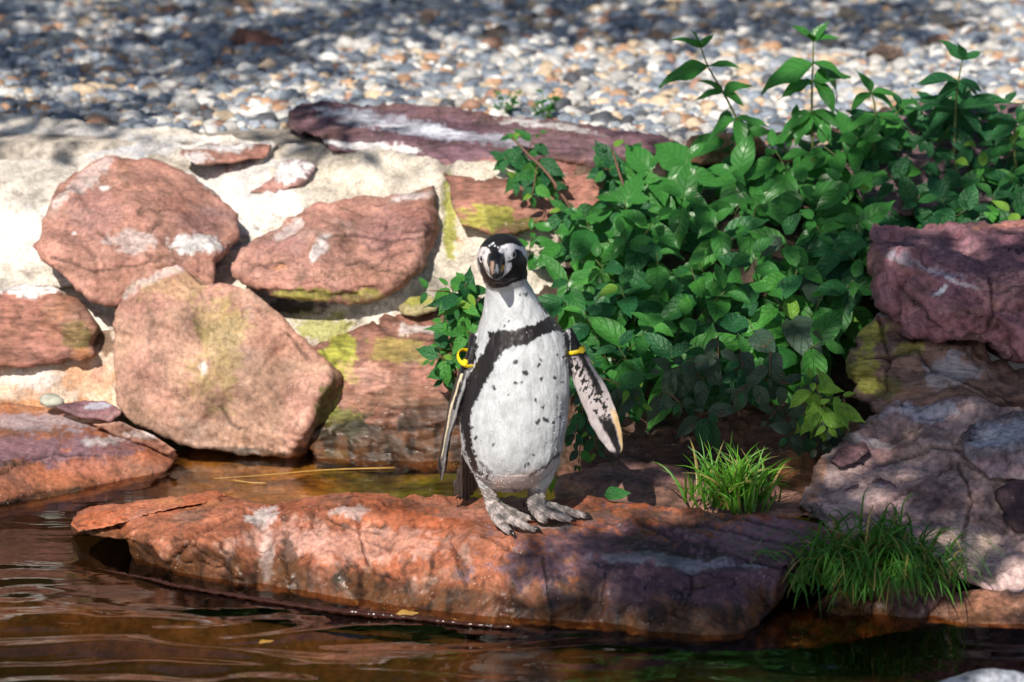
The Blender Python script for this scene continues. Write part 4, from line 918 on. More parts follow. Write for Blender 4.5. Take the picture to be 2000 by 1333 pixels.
def simple_mat(name, c, rough=.5, **k):
    m, nt, ns, ls, bs = new_mat(name); tc = N(nt, 'ShaderNodeTexCoord'); n2 = N(nt, 'ShaderNodeTexNoise', Scale=160.0, Detail=4.0); ls.new(tc.outputs['Object'], n2.inputs['Vector'])
    ls.new(mixc(nt, 'MULTIPLY', 1.0, c, ramp(nt, n2.outputs[0], [(.3, .75), (.7, 1.15)])), bs.inputs['Base Color']); bs.inputs['Roughness'].default_value = rough
    for a, b in k.items(): bs.inputs[a].default_value = b
    return m
M_EYE = simple_mat('eye', (.012, .008, .008), .06); M_RING = simple_mat('eye_ring', (.55, .52, .54), .5)
M_CLAW = simple_mat('claw', (.015, .013, .013), .22); M_BAND = simple_mat('yellow_band', (.85, .62, .008), .35)
# surface depth helper: nearest penguin vertex to the lens at a pixel
vx, vy = project(W)
def surf(x, y, r=4):
    k = np.where((np.abs(vx - x) < r) & (np.abs(vy - y) < r))[0]
    return W[k[np.argmin((W[k] - CAM) @ FWD)]]
for ex, ey in ((1002.8, 497.5), (941.2, 506)):
    p = surf(ex, ey); c = PP(ex, ey, p[1] + .0015)
    nv_, = [ICO2 * (.0040, .0040, .0056)]
    e = link('eye', mesh('eye', nv_, ICO2F, M_EYE), penguin, c - base)
    a = np.linspace(0, 2 * math.pi, 20, endpoint=False); side = 1 if ex > 980 else -1
    dirn = np.array((side * .75, -.66, .05)); dirn /= np.linalg.norm(dirn)
    uu = np.cross(dirn, (0, 0, 1)); uu /= np.linalg.norm(uu); ww = np.cross(uu, dirn)
    ring = [c + dirn * .0012 + (.0048 + .0009 * math.cos(b)) * math.cos(t) * uu + (.0064 + .0009 * math.cos(b)) * math.sin(t) * ww + dirn * .0009 * math.sin(b) for t in a for b in np.linspace(0, 2 * math.pi, 6, endpoint=False)]
    f = [(i * 6 + j, ((i + 1) % 20) * 6 + j, ((i + 1) % 20) * 6 + (j + 1) % 6, i * 6 + (j + 1) % 6) for i in range(20) for j in range(6)]
    link('eye_ring', mesh('eye_ring', np.array(ring) - c, f, M_RING), e, (0, 0, 0))
# claws at the toe tips
for toes, hind in ((LT, ((986, 987, .136), (992, 993, .126))), (RT, ((1027, 983, .136), (1022, 990, .126)))):
    for t in toes + [None]:
        if t is None: a, b = zY(*hind[0]), zY(*hind[1])
        else:
            b0 = zY(*t[3]); d = b0 - zY(*t[2]); d[2] = 0; d /= np.linalg.norm(d); a = b0 - d * .004 + np.array((0, 0, .003)); b = b0 + d * .011 + np.array((0, 0, -.004))
        md_ = (a + b) / 2 + np.array((0, 0, .0022))
        v, f = tube([a, md_, b], [.0052, .0042, .0008], 10, sub=4)
        link('claw', mesh('claw', v - a, f, M_CLAW), penguin, a - base)
# yellow bands
def band_(c, axis, ru, rd, label):
    axis = np.array(axis, float); axis /= np.linalg.norm(axis)
    dv = np.array((0, 1, 0.0)); dv = dv - axis * (dv @ axis); dv /= np.linalg.norm(dv); uv_ = np.cross(axis, dv)
    v = []; nA, nB_ = 40, 8
    for i in range(nA):
        t = 2 * math.pi * i / nA; rad = uv_ * ru * math.cos(t) + dv * rd * math.sin(t); rn = rad / np.linalg.norm(rad)
        for j in range(nB_):
            s = 2 * math.pi * j / nB_; v.append(rad + rn * .0018 * math.cos(s) + axis * .0042 * math.sin(s))
    f = [(i * nB_ + j, ((i + 1) % nA) * nB_ + j, ((i + 1) % nA) * nB_ + (j + 1) % nB_, i * nB_ + (j + 1) % nB_) for i in range(nA) for j in range(nB_)]
    return link('flipper_band', mesh('flipper_band', np.array(v), f, M_BAND), penguin, c - base, label=label), uv_, dv
def clasp(parent, p, axis):
    bm = bmesh.new(); bmesh.ops.create_cube(bm, size=1)
    for x in bm.verts: x.co = Vector((x.co.x * .010, x.co.y * .007, x.co.z * .013))
    bmesh.ops.bevel(bm, geom=bm.edges[:], offset=.0018, segments=2, affect='EDGES')
    me = bpy.data.meshes.new('clasp'); bm.to_mesh(me); bm.free(); me.materials.append(M_BAND)
    o = link('clasp', me, parent, p); o.rotation_euler = (0, axis, 0)
bL_, u_, d_ = band_(PP(912, 700, .012), PP(912, 700, .012) - PP(906, 735, .012) + np.array((.012, -.012, .0)), .0195, .029, None)
clasp(bL_, (-.004, -.029, -.002), .3)
bR_, u_, d_ = band_(PP(1123, 685, .034), PP(1121, 682, .034) - PP(1136, 735, .03) + np.array((-.002, -.006, .02)), .0190, .0135, None)
clasp(bR_, (.013, -.012, .004), -.3)
# water droplets on the breast
cand = np.where((front > .1) & (py > 600) & (py < 945) & (px > 915) & (px < 1105))[0]
wgt = (0.15 + sstep(700, 900, py[cand])); wgt /= wgt.sum()
sel = RNG.choice(cand, 210, replace=False, p=wgt)
dv_, df_, off = [], [], 0
v1, f1_ = icosphere(1)
for i in sel:
    r = RNG.uniform(.0006, .0017); dv_.append(v1 * r + W[i] + n[i] * r * .3); df_.append(f1_ + off); off += len(v1)
M_DROP = simple_mat('droplets', (.95, .95, .97), .03, **{'Transmission Weight': .65, 'IOR': 1.33})
link('water_droplets', mesh('water_droplets', np.vstack(dv_) - base, np.vstack(df_), M_DROP), penguin, (0, 0, 0), kind='stuff')

# ================================================================== PLANTS
def leaf_mesh(name, mat, w=.30, droop=.25, fold=.35, wave=.03, twist=.0, seed=0, nl=9, nw=5, tip=.22):
    """one leaf, 1 long along +X, upper side +Z, pointed tip, folded along the midrib"""
    r = np.random.default_rng(seed); ph = r.uniform(0, 6.28, 3)
    v = []; uv = []
    for i in range(nl):
        t = i / (nl - 1)
        prof = (math.sin(math.pi * min(1, t ** .78)) ** .85) * (1 - .25 * t)
        if t > 1 - tip: prof = prof * .55 + .03 * (1 - t) / tip
        hw = max(w * prof, .004)
        for j in range(nw):
            s = (j / (nw - 1) - .5) * 2
            x = t; y = s * hw
            z = abs(s) * hw * fold * (1 - .3 * t) - droop * t * t * .9 + wave * math.sin(t * 9 + ph[0] + (1.5 if s > 0 else 0)) * abs(s) ** 1.5
            z += .018 * math.sin((t - abs(s) * .16) * 28) * abs(s) * (1 - t)
            y += .04 * math.sin(t * 3 + ph[1]) * t
            a = twist * t * s; z += a * hw
            v.append((x - droop * .25 * t * t, y, z)); uv.append((t, s * .5 + .5))
    f = [(i * nw + j, (i + 1) * nw + j, (i + 1) * nw + j + 1, i * nw + j + 1) for i in range(nl - 1) for j in range(nw - 1)]
    me = mesh(name, np.array(v), f, mat)
    ul = me.uv_layers.new(name='UVMap')
    for lp in me.loops: ul.data[lp.index].uv = uv[lp.vertex_index]
    return me
def leaf_material(name, c1, c2, gloss=.38, spots=0.0, trans=.3):
    m, nt, ns, ls, bs = new_mat(name)
    uvn = N(nt, 'ShaderNodeUVMap'); sp = N(nt, 'ShaderNodeSeparateXYZ'); ls.new(uvn.outputs[0], sp.inputs[0])
    x = sp.outputs[0]; s = math_(nt, 'ABSOLUTE', math_(nt, 'SUBTRACT', sp.outputs[1], .5))
    # arcing side veins and the midrib
    ph = math_(nt, 'SUBTRACT', math_(nt, 'MULTIPLY', x, 6.0), math_(nt, 'MULTIPLY', math_(nt, 'POWER', s, 1.0), 3.4))
    fr_ = math_(nt, 'ABSOLUTE', math_(nt, 'SUBTRACT', math_(nt, 'FRACT', ph), .5))
    vein = ramp(nt, fr_, [(.0, 1.0), (.10, 0.0)])
    mid = ramp(nt, s, [(.0, 1.0), (.035, 0.0)])
    vn = math_(nt, 'MAXIMUM', math_(nt, 'MULTIPLY', vein, .6), mid)
    oi = N(nt, 'ShaderNodeObjectInfo'); tc = N(nt, 'ShaderNodeTexCoord')
    nz = N(nt, 'ShaderNodeTexNoise', Scale=5.0, Detail=5.0, Roughness=.6, noise_dimensions='4D'); ls.new(tc.outputs['Object'], nz.inputs['Vector']); ls.new(math_(nt, 'MULTIPLY', oi.outputs['Random'], 40.0), nz.inputs['W'])
    f = math_(nt, 'ADD', math_(nt, 'MULTIPLY', oi.outputs['Random'], .8), math_(nt, 'MULTIPLY', nz.outputs[0], .3))
    a = mixc(nt, 'MIX', f, c1, c2)
    a = mixc(nt, 'MIX', math_(nt, 'MULTIPLY', vn, .5), a, tuple(min(1, k * 1.5 + .02) for k in c2))
    if spots:
        a = mixc(nt, 'MIX', ramp(nt, nz.outputs[0], [(.56, 0.0), (.66, spots)]), a, (.10, .07, .03))
    ls.new(a, bs.inputs['Base Color']); bs.inputs['Roughness'].default_value = gloss; bs.inputs['Specular IOR Level'].default_value = .4
    bm_ = N(nt, 'ShaderNodeBump', Strength=.6, Distance=.02); bm_.invert = True
    ls.new(math_(nt, 'ADD', vn, math_(nt, 'MULTIPLY', nz.outputs[0], .7)), bm_.inputs['Height']); ls.new(bm_.outputs[0], bs.inputs['Normal'])
    tl = N(nt, 'ShaderNodeBsdfTranslucent'); ls.new(mixc(nt, 'MULTIPLY', 1.0, a, (1.3, 1.5, .5)), tl.inputs[0])
    mx = N(nt, 'ShaderNodeMixShader'); mx.inputs[0].default_value = trans
    ls.new(bs.outputs[0], mx.inputs[1]); ls.new(tl.outputs[0], mx.inputs[2]); ls.new(mx.outputs[0], ns['Material Output'].inputs[0])
    return m
M_LEAF = leaf_material('leaf_green', (.016, .108, .032), (.080, .30, .046), .34)
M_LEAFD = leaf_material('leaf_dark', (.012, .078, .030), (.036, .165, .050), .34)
M_LEAFY = leaf_material('leaf_young', (.13, .30, .035), (.22, .40, .05), .4)
M_LEAFO = leaf_material('leaf_worn', (.035, .075, .050), (.080, .13, .085), .42, .8)
M_STEM = simple_mat('stem', (.10, .13, .035), .6); M_STEMR = simple_mat('red_stem', (.13, .06, .035), .6); M_TWIG = simple_mat('twig', (.14, .095, .065), .8)
def leafset(mat, w=.255):
    return [leaf_mesh('leaf', mat, w=w * a, droop=d, fold=fo, wave=wv_, twist=tw, seed=i) for i, (a, d, fo, wv_, tw) in enumerate(
        [(1, .22, .35, .02, 0), (1.1, .38, .30, .035, .2), (.9, .12, .5, .025, -.2), (1.05, .55, .25, .03, .1), (1.15, .30, .15, .045, -.15), (.85, .45, .45, .03, .25)])]
LV = {k: leafset(m) for k, m in dict(g=M_LEAF, d=M_LEAFD, y=M_LEAFY, o=M_LEAFO).items()}
def unit(a): a = np.asarray(a, float); return a / (np.linalg.norm(a) + 1e-12)
class Plant:
    def __init__(self, name, base, label, cat, group=None):
        self.o = empty(name, base, label=label, cat=cat, group=group); self.base = np.array(base, float); self.leaves = []; self.sv = []; self.sf = []; self.so = 0
    def leaf(self, kind, p, axis, nrm, size, width=1.0):
        a = unit(axis); n_ = unit(np.asarray(nrm) - a * (np.asarray(nrm) @ a)); b = np.cross(n_, a)
        self.leaves.append((kind, p, a, b, n_, size, width))
    def stem(self, pts, r0, r1):
        v, f = tube(pts, np.linspace(r0, r1, len(pts)), 6, sub=3)
        self.sv.append(v - self.base); self.sf += [tuple(i + self.so for i in t) for t in f]; self.so += len(v)
    def done(self, stem_mat, cap=300):
        if self.sv: link('stem', mesh('stem', np.vstack(self.sv), self.sf, stem_mat), self.o, (0, 0, 0))
        L = sorted(self.leaves, key=lambda l: -l[5])
        # nearest, largest leaves stay single objects; the rest is one mass
        L.sort(key=lambda l: l[1][1] - 3.0 * l[5])
        for k, p, a, b, n_, s, w in L[:cap]:
            o = link('leaf', random.choice(LV[k]), self.o)
            M = Matrix(np.c_[a * s, b * s * w, n_ * s].tolist()).to_4x4(); M.translation = Vector(p - self.base)
            o.matrix_local = M
        if len(L) > cap:
            vs, fs, uvs, off = [], [], [], 0
            for k, p, a, b, n_, s, w in L[cap:]:
                me = LV[k][random.randrange(6)]; v = np.array([x.co[:] for x in me.vertices]); uu_ = np.zeros(len(me.loops) * 2, np.float32); me.uv_layers[0].data.foreach_get('uv', uu_); uvs.append(uu_); vs.append(v @ np.array([a * s, b * s * w, n_ * s]) + p - self.base); fs.append(np.array([x.vertices[:] for x in me.polygons]) + off); off += len(v)
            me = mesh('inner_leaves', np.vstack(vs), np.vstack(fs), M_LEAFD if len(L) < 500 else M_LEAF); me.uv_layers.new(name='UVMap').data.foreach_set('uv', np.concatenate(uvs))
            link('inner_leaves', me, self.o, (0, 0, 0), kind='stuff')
def shoot(pl, tip, direction, kinds='ggd', n=4, size=.085, length=.16, spread=1.0, droopy=.45, tipsize=.4, rs=random, upright=.0, curve=None):
    """a leafy shoot: opposite leaf pairs, each pair turned a quarter from the last, small leaves at the tip"""
    s = unit(direction); up = np.array((0, 0, 1.0))
    u = unit(np.cross(s, up + .01)); w = np.cross(u, s); ph = rs.uniform(0, 3.14)
    back = tip - s * length
    base = back - s * length * .5 + np.array((0, .03, -.05))
    pts = [base, back, tip]
    pl.stem(pts, .0026, .0011)
    for i in range(n):
        q = i / max(1, n - 1); p = tip - s * length * (q ** 1.15)
        sz = size * (tipsize + (1 - tipsize) * min(1, q * 1.6)) * rs.uniform(.82, 1.15)
        for k in (0, 1):
            a_ = ph + i * math.pi / 2 + k * math.pi + rs.uniform(-.3, .3)
            lat = math.cos(a_) * u + math.sin(a_) * w
            ax = lat * spread + s * (.75 - .55 * q + upright) + np.array((0, -.02, -droopy * (.45 + q) + rs.uniform(-.2, .15)))
            nr = s * .45 + np.array((rs.uniform(-.3, .25), -.75, .7))
            k_ = rs.choice(kinds)
            if i == 0 and rs.random() < .3 and 'g' in kinds: k_ = 'y' if rs.random() < .5 else 'g'
            st = p + unit(ax) * .006
            pl.leaf(k_, st, ax, nr, sz, rs.uniform(.85, 1.15))
def scatter(poly, dist, n_try=6000, rs=None):
    rs = rs or np.random.default_rng(3); pts = []; xs = [p[0] for p in poly]; ys = [p[1] for p in poly]
    for _ in range(n_try):
        x, y = rs.uniform(min(xs), max(xs)), rs.uniform(min(ys), max(ys))
        if not pip(poly, np.array([x]), np.array([y]))[0]: continue
        if all((x - a) ** 2 + (y - b) ** 2 > dist ** 2 for a, b in pts): pts.append((x, y))
    return pts
def plantY(px, py):
    """where the foliage front stands: it spills from the gravel edge down towards the pool"""
    return float(np.interp(py, [150, 250, 330, 430, 540, 650, 750, 850], [1.5, 1.42, 1.25, 1.02, .84, .70, .60, .52]) - .10 * np.interp(px, [1000, 1700, 2000], [-.9, .6, 1.2]))
rs = random.Random(5)
# main shrub
mainpoly = [(1020, 460), (1090, 430), (1150, 400), (1230, 350), (1330, 280), (1420, 245), (1560, 235), (1680, 270), (1690, 400), (1680, 520), (1650, 620), (1600, 690), (1500, 700), (1400, 735), (1300, 720), (1180, 690), (1120, 640), (1085, 560)]
shrub = Plant('leafy_shrub', P(1420, 640, 1.0), 'big bright green dogwood shrub spilling over the rocks beside the penguin', 'shrub')
for x, y in scatter(mainpoly, 66, 5000):
    Y = plantY(x, y) + rs.uniform(-.05, .06)
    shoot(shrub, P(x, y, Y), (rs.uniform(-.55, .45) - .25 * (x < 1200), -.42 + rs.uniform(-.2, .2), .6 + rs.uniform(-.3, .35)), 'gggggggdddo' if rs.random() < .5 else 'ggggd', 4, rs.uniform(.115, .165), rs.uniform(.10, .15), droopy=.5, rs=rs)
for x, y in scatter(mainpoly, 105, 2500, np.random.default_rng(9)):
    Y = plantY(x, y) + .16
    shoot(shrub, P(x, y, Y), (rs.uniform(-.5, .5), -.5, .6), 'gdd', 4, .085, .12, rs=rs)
# low leaves at the foot
for x, y in scatter([(1110, 650), (1240, 690), (1290, 720), (1250, 800), (1130, 790)], 60, 400):
    shoot(shrub, P(x, y, plantY(x, y)), (rs.uniform(-.5, .3), -.5, -.1), 'gdd', 3, .075, .10, rs=rs, droopy=.7)
# tall shoots that stand against the gravel
def tall(pl, pts, Y, pairs, kinds='gd'):
    """pts: pixels down the stem; pairs: (pixel down the stem, left leaf vector px, right leaf vector px, size)"""
    W3 = [P(x, y, Y) for x, y in pts]
    pl.stem(W3[::-1], .0042, .0016)
    for (x, y), vecs in pairs:
        p = P(x, y, Y); sc = P(x + 1, y, Y)[0] - P(x, y, Y)[0]
        for dx, dy, dep in vecs:
            L = math.hypot(dx, dy) * sc; ax = np.array((dx * sc, dep * L, -dy * sc))
            pl.leaf(rs.choice(kinds), p, ax, np.array((0.1 * np.sign(dx), -.42, .9)), np.linalg.norm(ax) * 1.08, rs.uniform(.85, 1.05))
tall(shrub, [(1368, 92), (1385, 135), (1412, 180), (1440, 235), (1470, 300)], 1.36,
     [((1368, 94), [(-42, -36, -.2), (22, -28, .2), (-14, -38, -.5)]), ((1384, 130), [(-98, 14, -.25), (64, -6, -.3)]), ((1412, 182), [(-60, 10, .4), (52, -28, .1), (-30, -40, -.3), (42, 14, -.5)]), ((1440, 232), [(-72, 26, -.2), (60, 0, -.2), (10, 50, -.9)])], 'dd')
tall(shrub, [(1588, 78), (1588, 120), (1586, 170), (1586, 260), (1590, 330)], 1.38,
     [((1588, 80), [(-40, -38, -.2), (24, -40, .1), (46, -16, -.3), (-10, -30, -.6)]), ((1588, 124), [(-105, 30, -.25), (60, 14, -.2), (85, 46, .2)]), ((1588, 160), [(76, -28, .3), (-50, 20, .4), (60, 40, -.4), (-70, 8, -.4)]), ((1586, 220), [(80, 10, -.2), (-74, 22, -.3), (40, 50, -.6), (-40, 50, -.5)])], 'dd')
tall(shrub, [(1702, 180), (1710, 220), (1705, 290)], 1.36, [((1702, 182), [(-18, -48, -.1), (44, -12, -.3), (54, 26, .1), (-50, 22, -.2)]), ((1710, 226), [(-60, 10, -.3), (66, 14, -.3), (-20, 50, -.7)])], 'dd')
shrub.done(M_STEM)
# shrub at the upper right, standing on the purple boulder
ur = [(1670, 290), (1740, 210), (1830, 200), (1900, 190), (2050, 200), (2060, 400), (1960, 420), (1860, 400), (1770, 420), (1690, 440)]
sh2 = Plant('leafy_shrub', P(1860, 430, .98), 'darker green shrub growing on top of the massive purple boulder', 'shrub')
for x, y in scatter(ur, 47, 4000, np.random.default_rng(4)):
    Y = plantY(x, y) + rs.uniform(-.05, .05) + .10
    shoot(sh2, P(x, y, Y), (rs.uniform(-.5, .5), -.55, .6 + rs.uniform(-.2, .3)), 'ddg', 4, rs.uniform(.10, .14), rs.uniform(.09, .13), rs=rs)
for x, y in scatter(ur, 60, 2500, np.random.default_rng(14)):
    shoot(sh2, P(x, y, plantY(x, y) + .22), (rs.uniform(-.5, .5), -.5, .6), 'ddd', 4, .10, .12, rs=rs)
tall(sh2, [(1880, 116), (1870, 170), (1866, 230), (1864, 300)], 1.40,
     [((1880, 118), [(-36, -46, -.1), (36, -24, .1), (-8, -40, -.6)]), ((1873, 160), [(50, 0, -.3), (-86, -22, -.2), (60, 18, .2), (-60, 30, -.2)]), ((1868, 215), [(112, -30, -.2), (-70, 24, -.3), (60, 30, -.4), (-80, -30, .2)])], 'dd')
tall(sh2, [(1985, 240), (1980, 280), (1985, 330)], 1.3, [((1985, 240), [(-50, -20, -.2), (40, -30, -.2), (-60, 24, -.3)]), ((1982, 280), [(-60, 20, -.3), (60, 20, -.3)])], 'gd')
sh2.done(M_STEM)
# twigs in front of the dark slab
sh3 = Plant('leafy_twig', P(1110, 440, 1.26), 'drooping leafy twig in front of the dark slab, left of the big shrub', 'shrub')
for (x, y), d, n_, sz in [((1000, 268), (-.4, -.4, .5), 4, .075), ((1050, 262), (.3, -.3, .6), 4, .065), ((985, 310), (-.5, -.5, .1), 4, .085), ((1010, 350), (-.4, -.6, -.2), 4, .085), ((1040, 380), (-.1, -.6, -.5), 4, .075), ((1085, 370), (.2, -.6, -.3), 4, .06), ((1195, 290), (.1, -.4, .7), 4, .085), ((1240, 300), (.4, -.4, .5), 4, .075), ((1180, 330), (-.4, -.6, .2), 4, .085), ((1240, 350), (-.1, -.6, .3), 4, .09), ((1100, 410), (-.2, -.6, .2), 4, .07), ((1190, 400), (-.2, -.6, .4), 4, .08)]:
    shoot(sh3, P(x, y, plantY(x, y) - .02), d, 'gdd', n_, sz, .10, rs=rs)
sh3.stem([P(1150, 460, 1.22), P(1110, 400, 1.2), P(1070, 340, 1.22), P(1030, 300, 1.25), P(1000, 268, 1.28)], .005, .002)
sh3.stem([P(1240, 460, 1.2), P(1230, 400, 1.18), P(1210, 340, 1.2), P(1195, 290, 1.26)], .005, .002)
sh3.done(M_STEMR)
# low plant left of the penguin
lp = Plant('leafy_plant', P(900, 640, 1.02), 'small leafy plant peeking out left of the penguin\'s neck and flipper', 'plant')
for (x, y), d, n_, sz in [((838, 568), (-.7, -.5, .2), 2, .085), ((880, 560), (-.2, -.5, .6), 3, .07), ((910, 555), (.2, -.4, .6), 3, .075), ((895, 600), (-.3, -.6, .1), 4, .08), ((930, 590), (.1, -.6, .3), 3, .08), ((868, 625), (-.6, -.5, -.3), 3, .06), ((925, 625), (.0, -.6, .1), 4, .08), ((850, 680), (-.6, -.5, .3), 3, .07), ((880, 672), (-.1, -.5, .6), 3, .055), ((845, 705), (-.6, -.5, -.1), 3, .075), ((870, 740), (-.3, -.6, -.4), 3, .085), ((890, 700), (-.1, -.6, 0), 3, .07), ((915, 650), (.1, -.6, .1), 4, .08)]:
    shoot(lp, P(x, y, .80 + rs.uniform(-.03, .03)), d, 'ggd', n_, sz, .07, rs=rs)
lp.leaf('y', P(892, 592, .79), (.5, -.3, -.05), (0, -.8, .6), .045); lp.leaf('y', P(915, 575, .80), (.2, -.2, -.3), (0, -.9, .3), .035)
lp.stem([P(905, 760, .9), P(895, 700, .84), P(890, 640, .84), P(900, 590, .84)], .004, .002); lp.stem([P(905, 760, .9), P(880, 720, .82), P(855, 690, .8)], .003, .0015)
lp.done(M_STEMR)
# plant hanging behind the right flipper
hp = Plant('hanging_plant', P(1130, 760, .6), 'thin wilted plant hanging between the penguin\'s right side and its spread flipper', 'plant')
for (x, y), d, n_, sz in [((1135, 790), (-.1, -.5, -.6), 4, .05), ((1150, 840), (.1, -.5, -.6), 4, .055), ((1120, 860), (-.2, -.5, -.6), 4, .05), ((1165, 880), (.1, -.5, -.7), 3, .05), ((1130, 905), (-.1, -.4, -.8), 3, .045), ((1225, 760), (.5, -.5, -.1), 3, .08), ((1250, 790), (.3, -.5, -.4), 3, .075), ((1185, 800), (.1, -.5, -.5), 3, .06)]:
    shoot(hp, P(x, y, .46), d, 'oddg', n_, sz, .07, rs=rs, droopy=.8)
hp.leaf('y', P(1074, 925, .30), (.12, -.1, -.6), (.5, -.8, .1), .045)
hp.stem([P(1130, 740, .55), P(1138, 800, .5), P(1145, 860, .48), P(1140, 910, .46)], .003, .0012)
hp.done(M_STEMR)
# dull, worn plant below the shrub
wp = Plant('worn_plant', P(1450, 830, .60), 'dull grey-green plant with worn, spotted leaves drooping below the bright shrub', 'plant')
for x, y in scatter([(1290, 720), (1400, 690), (1500, 730), (1600, 760), (1640, 830), (1590, 890), (1500, 850), (1440, 800), (1380, 830), (1300, 820)], 46, 1500, np.random.default_rng(8)):
    shoot(wp, P(x, y, .46 + rs.uniform(-.04, .05)), (rs.uniform(-.5, .5), -.6, rs.uniform(-.3, .3)), 'oood', 3, rs.uniform(.055, .08), .08, rs=rs, droopy=.7)
wp.done(M_STEMR)
# young yellow-green plant
yp = Plant('young_plant', P(1610, 850, .48), 'fresh yellow-green young plant below the shrub, beside the mossy brown rock', 'plant')
for (x, y), d, n_, sz in [((1585, 745), (-.1, -.5, .6), 3, .075), ((1600, 790), (-.3, -.6, .2), 3, .08), ((1640, 775), (.4, -.6, .3), 3, .085), ((1615, 830), (0, -.6, -.3), 3, .075), ((1655, 800), (.4, -.5, 0), 2, .06)]:
    shoot(yp, P(x, y, .40), d, 'yyy', n_, sz, .06, rs=rs, droopy=.6)
yp.stem([P(1615, 870, .46), P(1612, 800, .42), P(1590, 750, .41)], .003, .0015)
yp.done(M_STEM)
# single leaf lying on the low rock
p0 = P(1180, 968, YZ(1180, 968, .135))
lf = link('fallen_leaf', leaf_mesh('fallen_leaf', M_LEAF, w=.34, droop=.1, fold=.1), None, p0, label='single green leaf lying on the low brown rock beside the foot', cat='leaf')
lf.matrix_world = Matrix.Translation(Vector(p0)) @ Matrix(np.c_[unit((.9, .1, .12)) * .055, unit((-.1, .75, .6)) * .055, unit((-.1, -.6, .75)) * .055].tolist()).to_4x4()
# weeds at the gravel edge
def weed(px, py, label):
    w = Plant('weed', P(px, py, YZ(px, py, .575)), label, 'weed', None)
    b = w.base
    for i in range(9):
        d = unit((rs.uniform(-.7, .7), rs.uniform(-.5, .3), 1)); L = rs.uniform(.04, .085)
        w.stem([b, b + d * L * .5, b + d * L], .0012, .0008)
        for q in range(6): w.leaf('g', b + d * L * rs.uniform(.3, 1), (rs.uniform(-1, 1), rs.uniform(-1, .3), rs.uniform(-.1, .8)), (0, -.5, .8), rs.uniform(.012, .022))
    w.done(M_STEM)
weed(985, 228, 'wispy little weed behind the dark slab, tallest of the pair'); weed(1062, 240, 'small weed behind the dark slab, nearer the shrub')

# ---- grass tufts
m, nt, ns, ls, bs = new_mat('grass_blades')
at = N(nt, 'ShaderNodeAttribute', attribute_name='Col'); ls.new(at.outputs['Color'], bs.inputs['Base Color']); bs.inputs['Roughness'].default_value = .4
tl = N(nt, 'ShaderNodeBsdfTranslucent'); ls.new(at.outputs['Color'], tl.inputs[0]); mx = N(nt, 'ShaderNodeMixShader'); mx.inputs[0].default_value = .3
ls.new(bs.outputs[0], mx.inputs[1]); ls.new(tl.outputs[0], mx.inputs[2]); ls.new(mx.outputs[0], ns['Material Output'].inputs[0]); M_GRASS = m
def tuft(label, roots, n_, len_, spread, hang, c1, c2, seed, wid=.0032, bias=(0, -.25), grav=1.0):
    r = np.random.default_rng(seed); vs, fs, cs = [], [], []; off = 0
    base = np.mean([P(*q) for q in roots], 0)
    for i in range(n_):
        q = roots[r.integers(len(roots))]; p = P(*q) + np.array((r.normal(0, .018), r.normal(0, .012), -.004))
        a = r.uniform(0, 6.28); out = np.array((math.cos(a), math.sin(a), 0)) * spread * r.uniform(.3, 1.2) + np.array((bias[0], bias[1], 0))
        L = len_ * r.uniform(.45, 1.15); w = wid * r.uniform(.6, 1.3); v0 = unit(out * .45 + np.array((0, 0, 1)))
        pos = p.copy(); d = v0.copy(); seg = 7
        side = unit(np.cross(d, np.array((r.normal(0, .6), -1, .2)))); c = np.array(c1) * (1 - (t := r.random())) + np.array(c2) * t
        if r.random() < .13: c = np.array((.30, .24, .07))
        for k in range(seg + 1):
            ww = w * (1 - (k / seg) ** 2.2) + .0002
            nrm = np.cross(side, d)
            vs += [pos - side * ww, pos + nrm * ww * .45, pos + side * ww]; cs += [c * (.75 + .4 * k / seg)] * 3
            if k < seg:
                o_ = off + 3 * k; fs += [(o_, o_ + 1, o_ + 4, o_ + 3), (o_ + 1, o_ + 2, o_ + 5, o_ + 4)]
            pos = pos + d * L / seg
            d = unit(d + out * (.05 + .035 * k) * hang + np.array((0, 0, -.045 * grav * hang * (k + .5))) + r.normal(0, .03, 3))
        off += 3 * (seg + 1)
    e = empty('grass_tuft', base, label=label, cat='grass')
    link('blades', mesh('blades', np.array(vs) - base, np.array(fs), M_GRASS, True, np.array(cs)), e, (0, 0, 0), kind='stuff')
G1, G2 = (.045, .19, .012), (.14, .34, .03)
r_ = np.random.default_rng(77)
def area(cx, cy, rx, ry, Yc, slope, n_=60):
    o_ = []
    while len(o_) < n_:
        a, b = r_.normal(0, .5), r_.normal(0, .5)
        o_.append((cx + rx * a, cy + ry * b, Yc + slope * b))
    return o_
tuft('bright green grass tuft growing between the ledge and the sloping boulder', area(1440, 980, 62, 16, .19, -.05), 240, .130, 1.25, .9, G1, G2, 1, wid=.0026)
tuft('larger grass tuft hanging over the water at the right end of the ledge', area(1715, 1130, 110, 44, -.14, -.05, 90), 700, .185, 1.0, 1.9, (.03, .13, .016), (.09, .26, .03), 2, bias=(-.16, -.5), wid=.0027, grav=1.9)
tuft('few thin pale stalks beside the large grass tuft', area(1868, 1120, 20, 10, -.10, -.02), 40, .07, .6, .8, (.10, .16, .06), (.16, .22, .08), 3, wid=.0012)

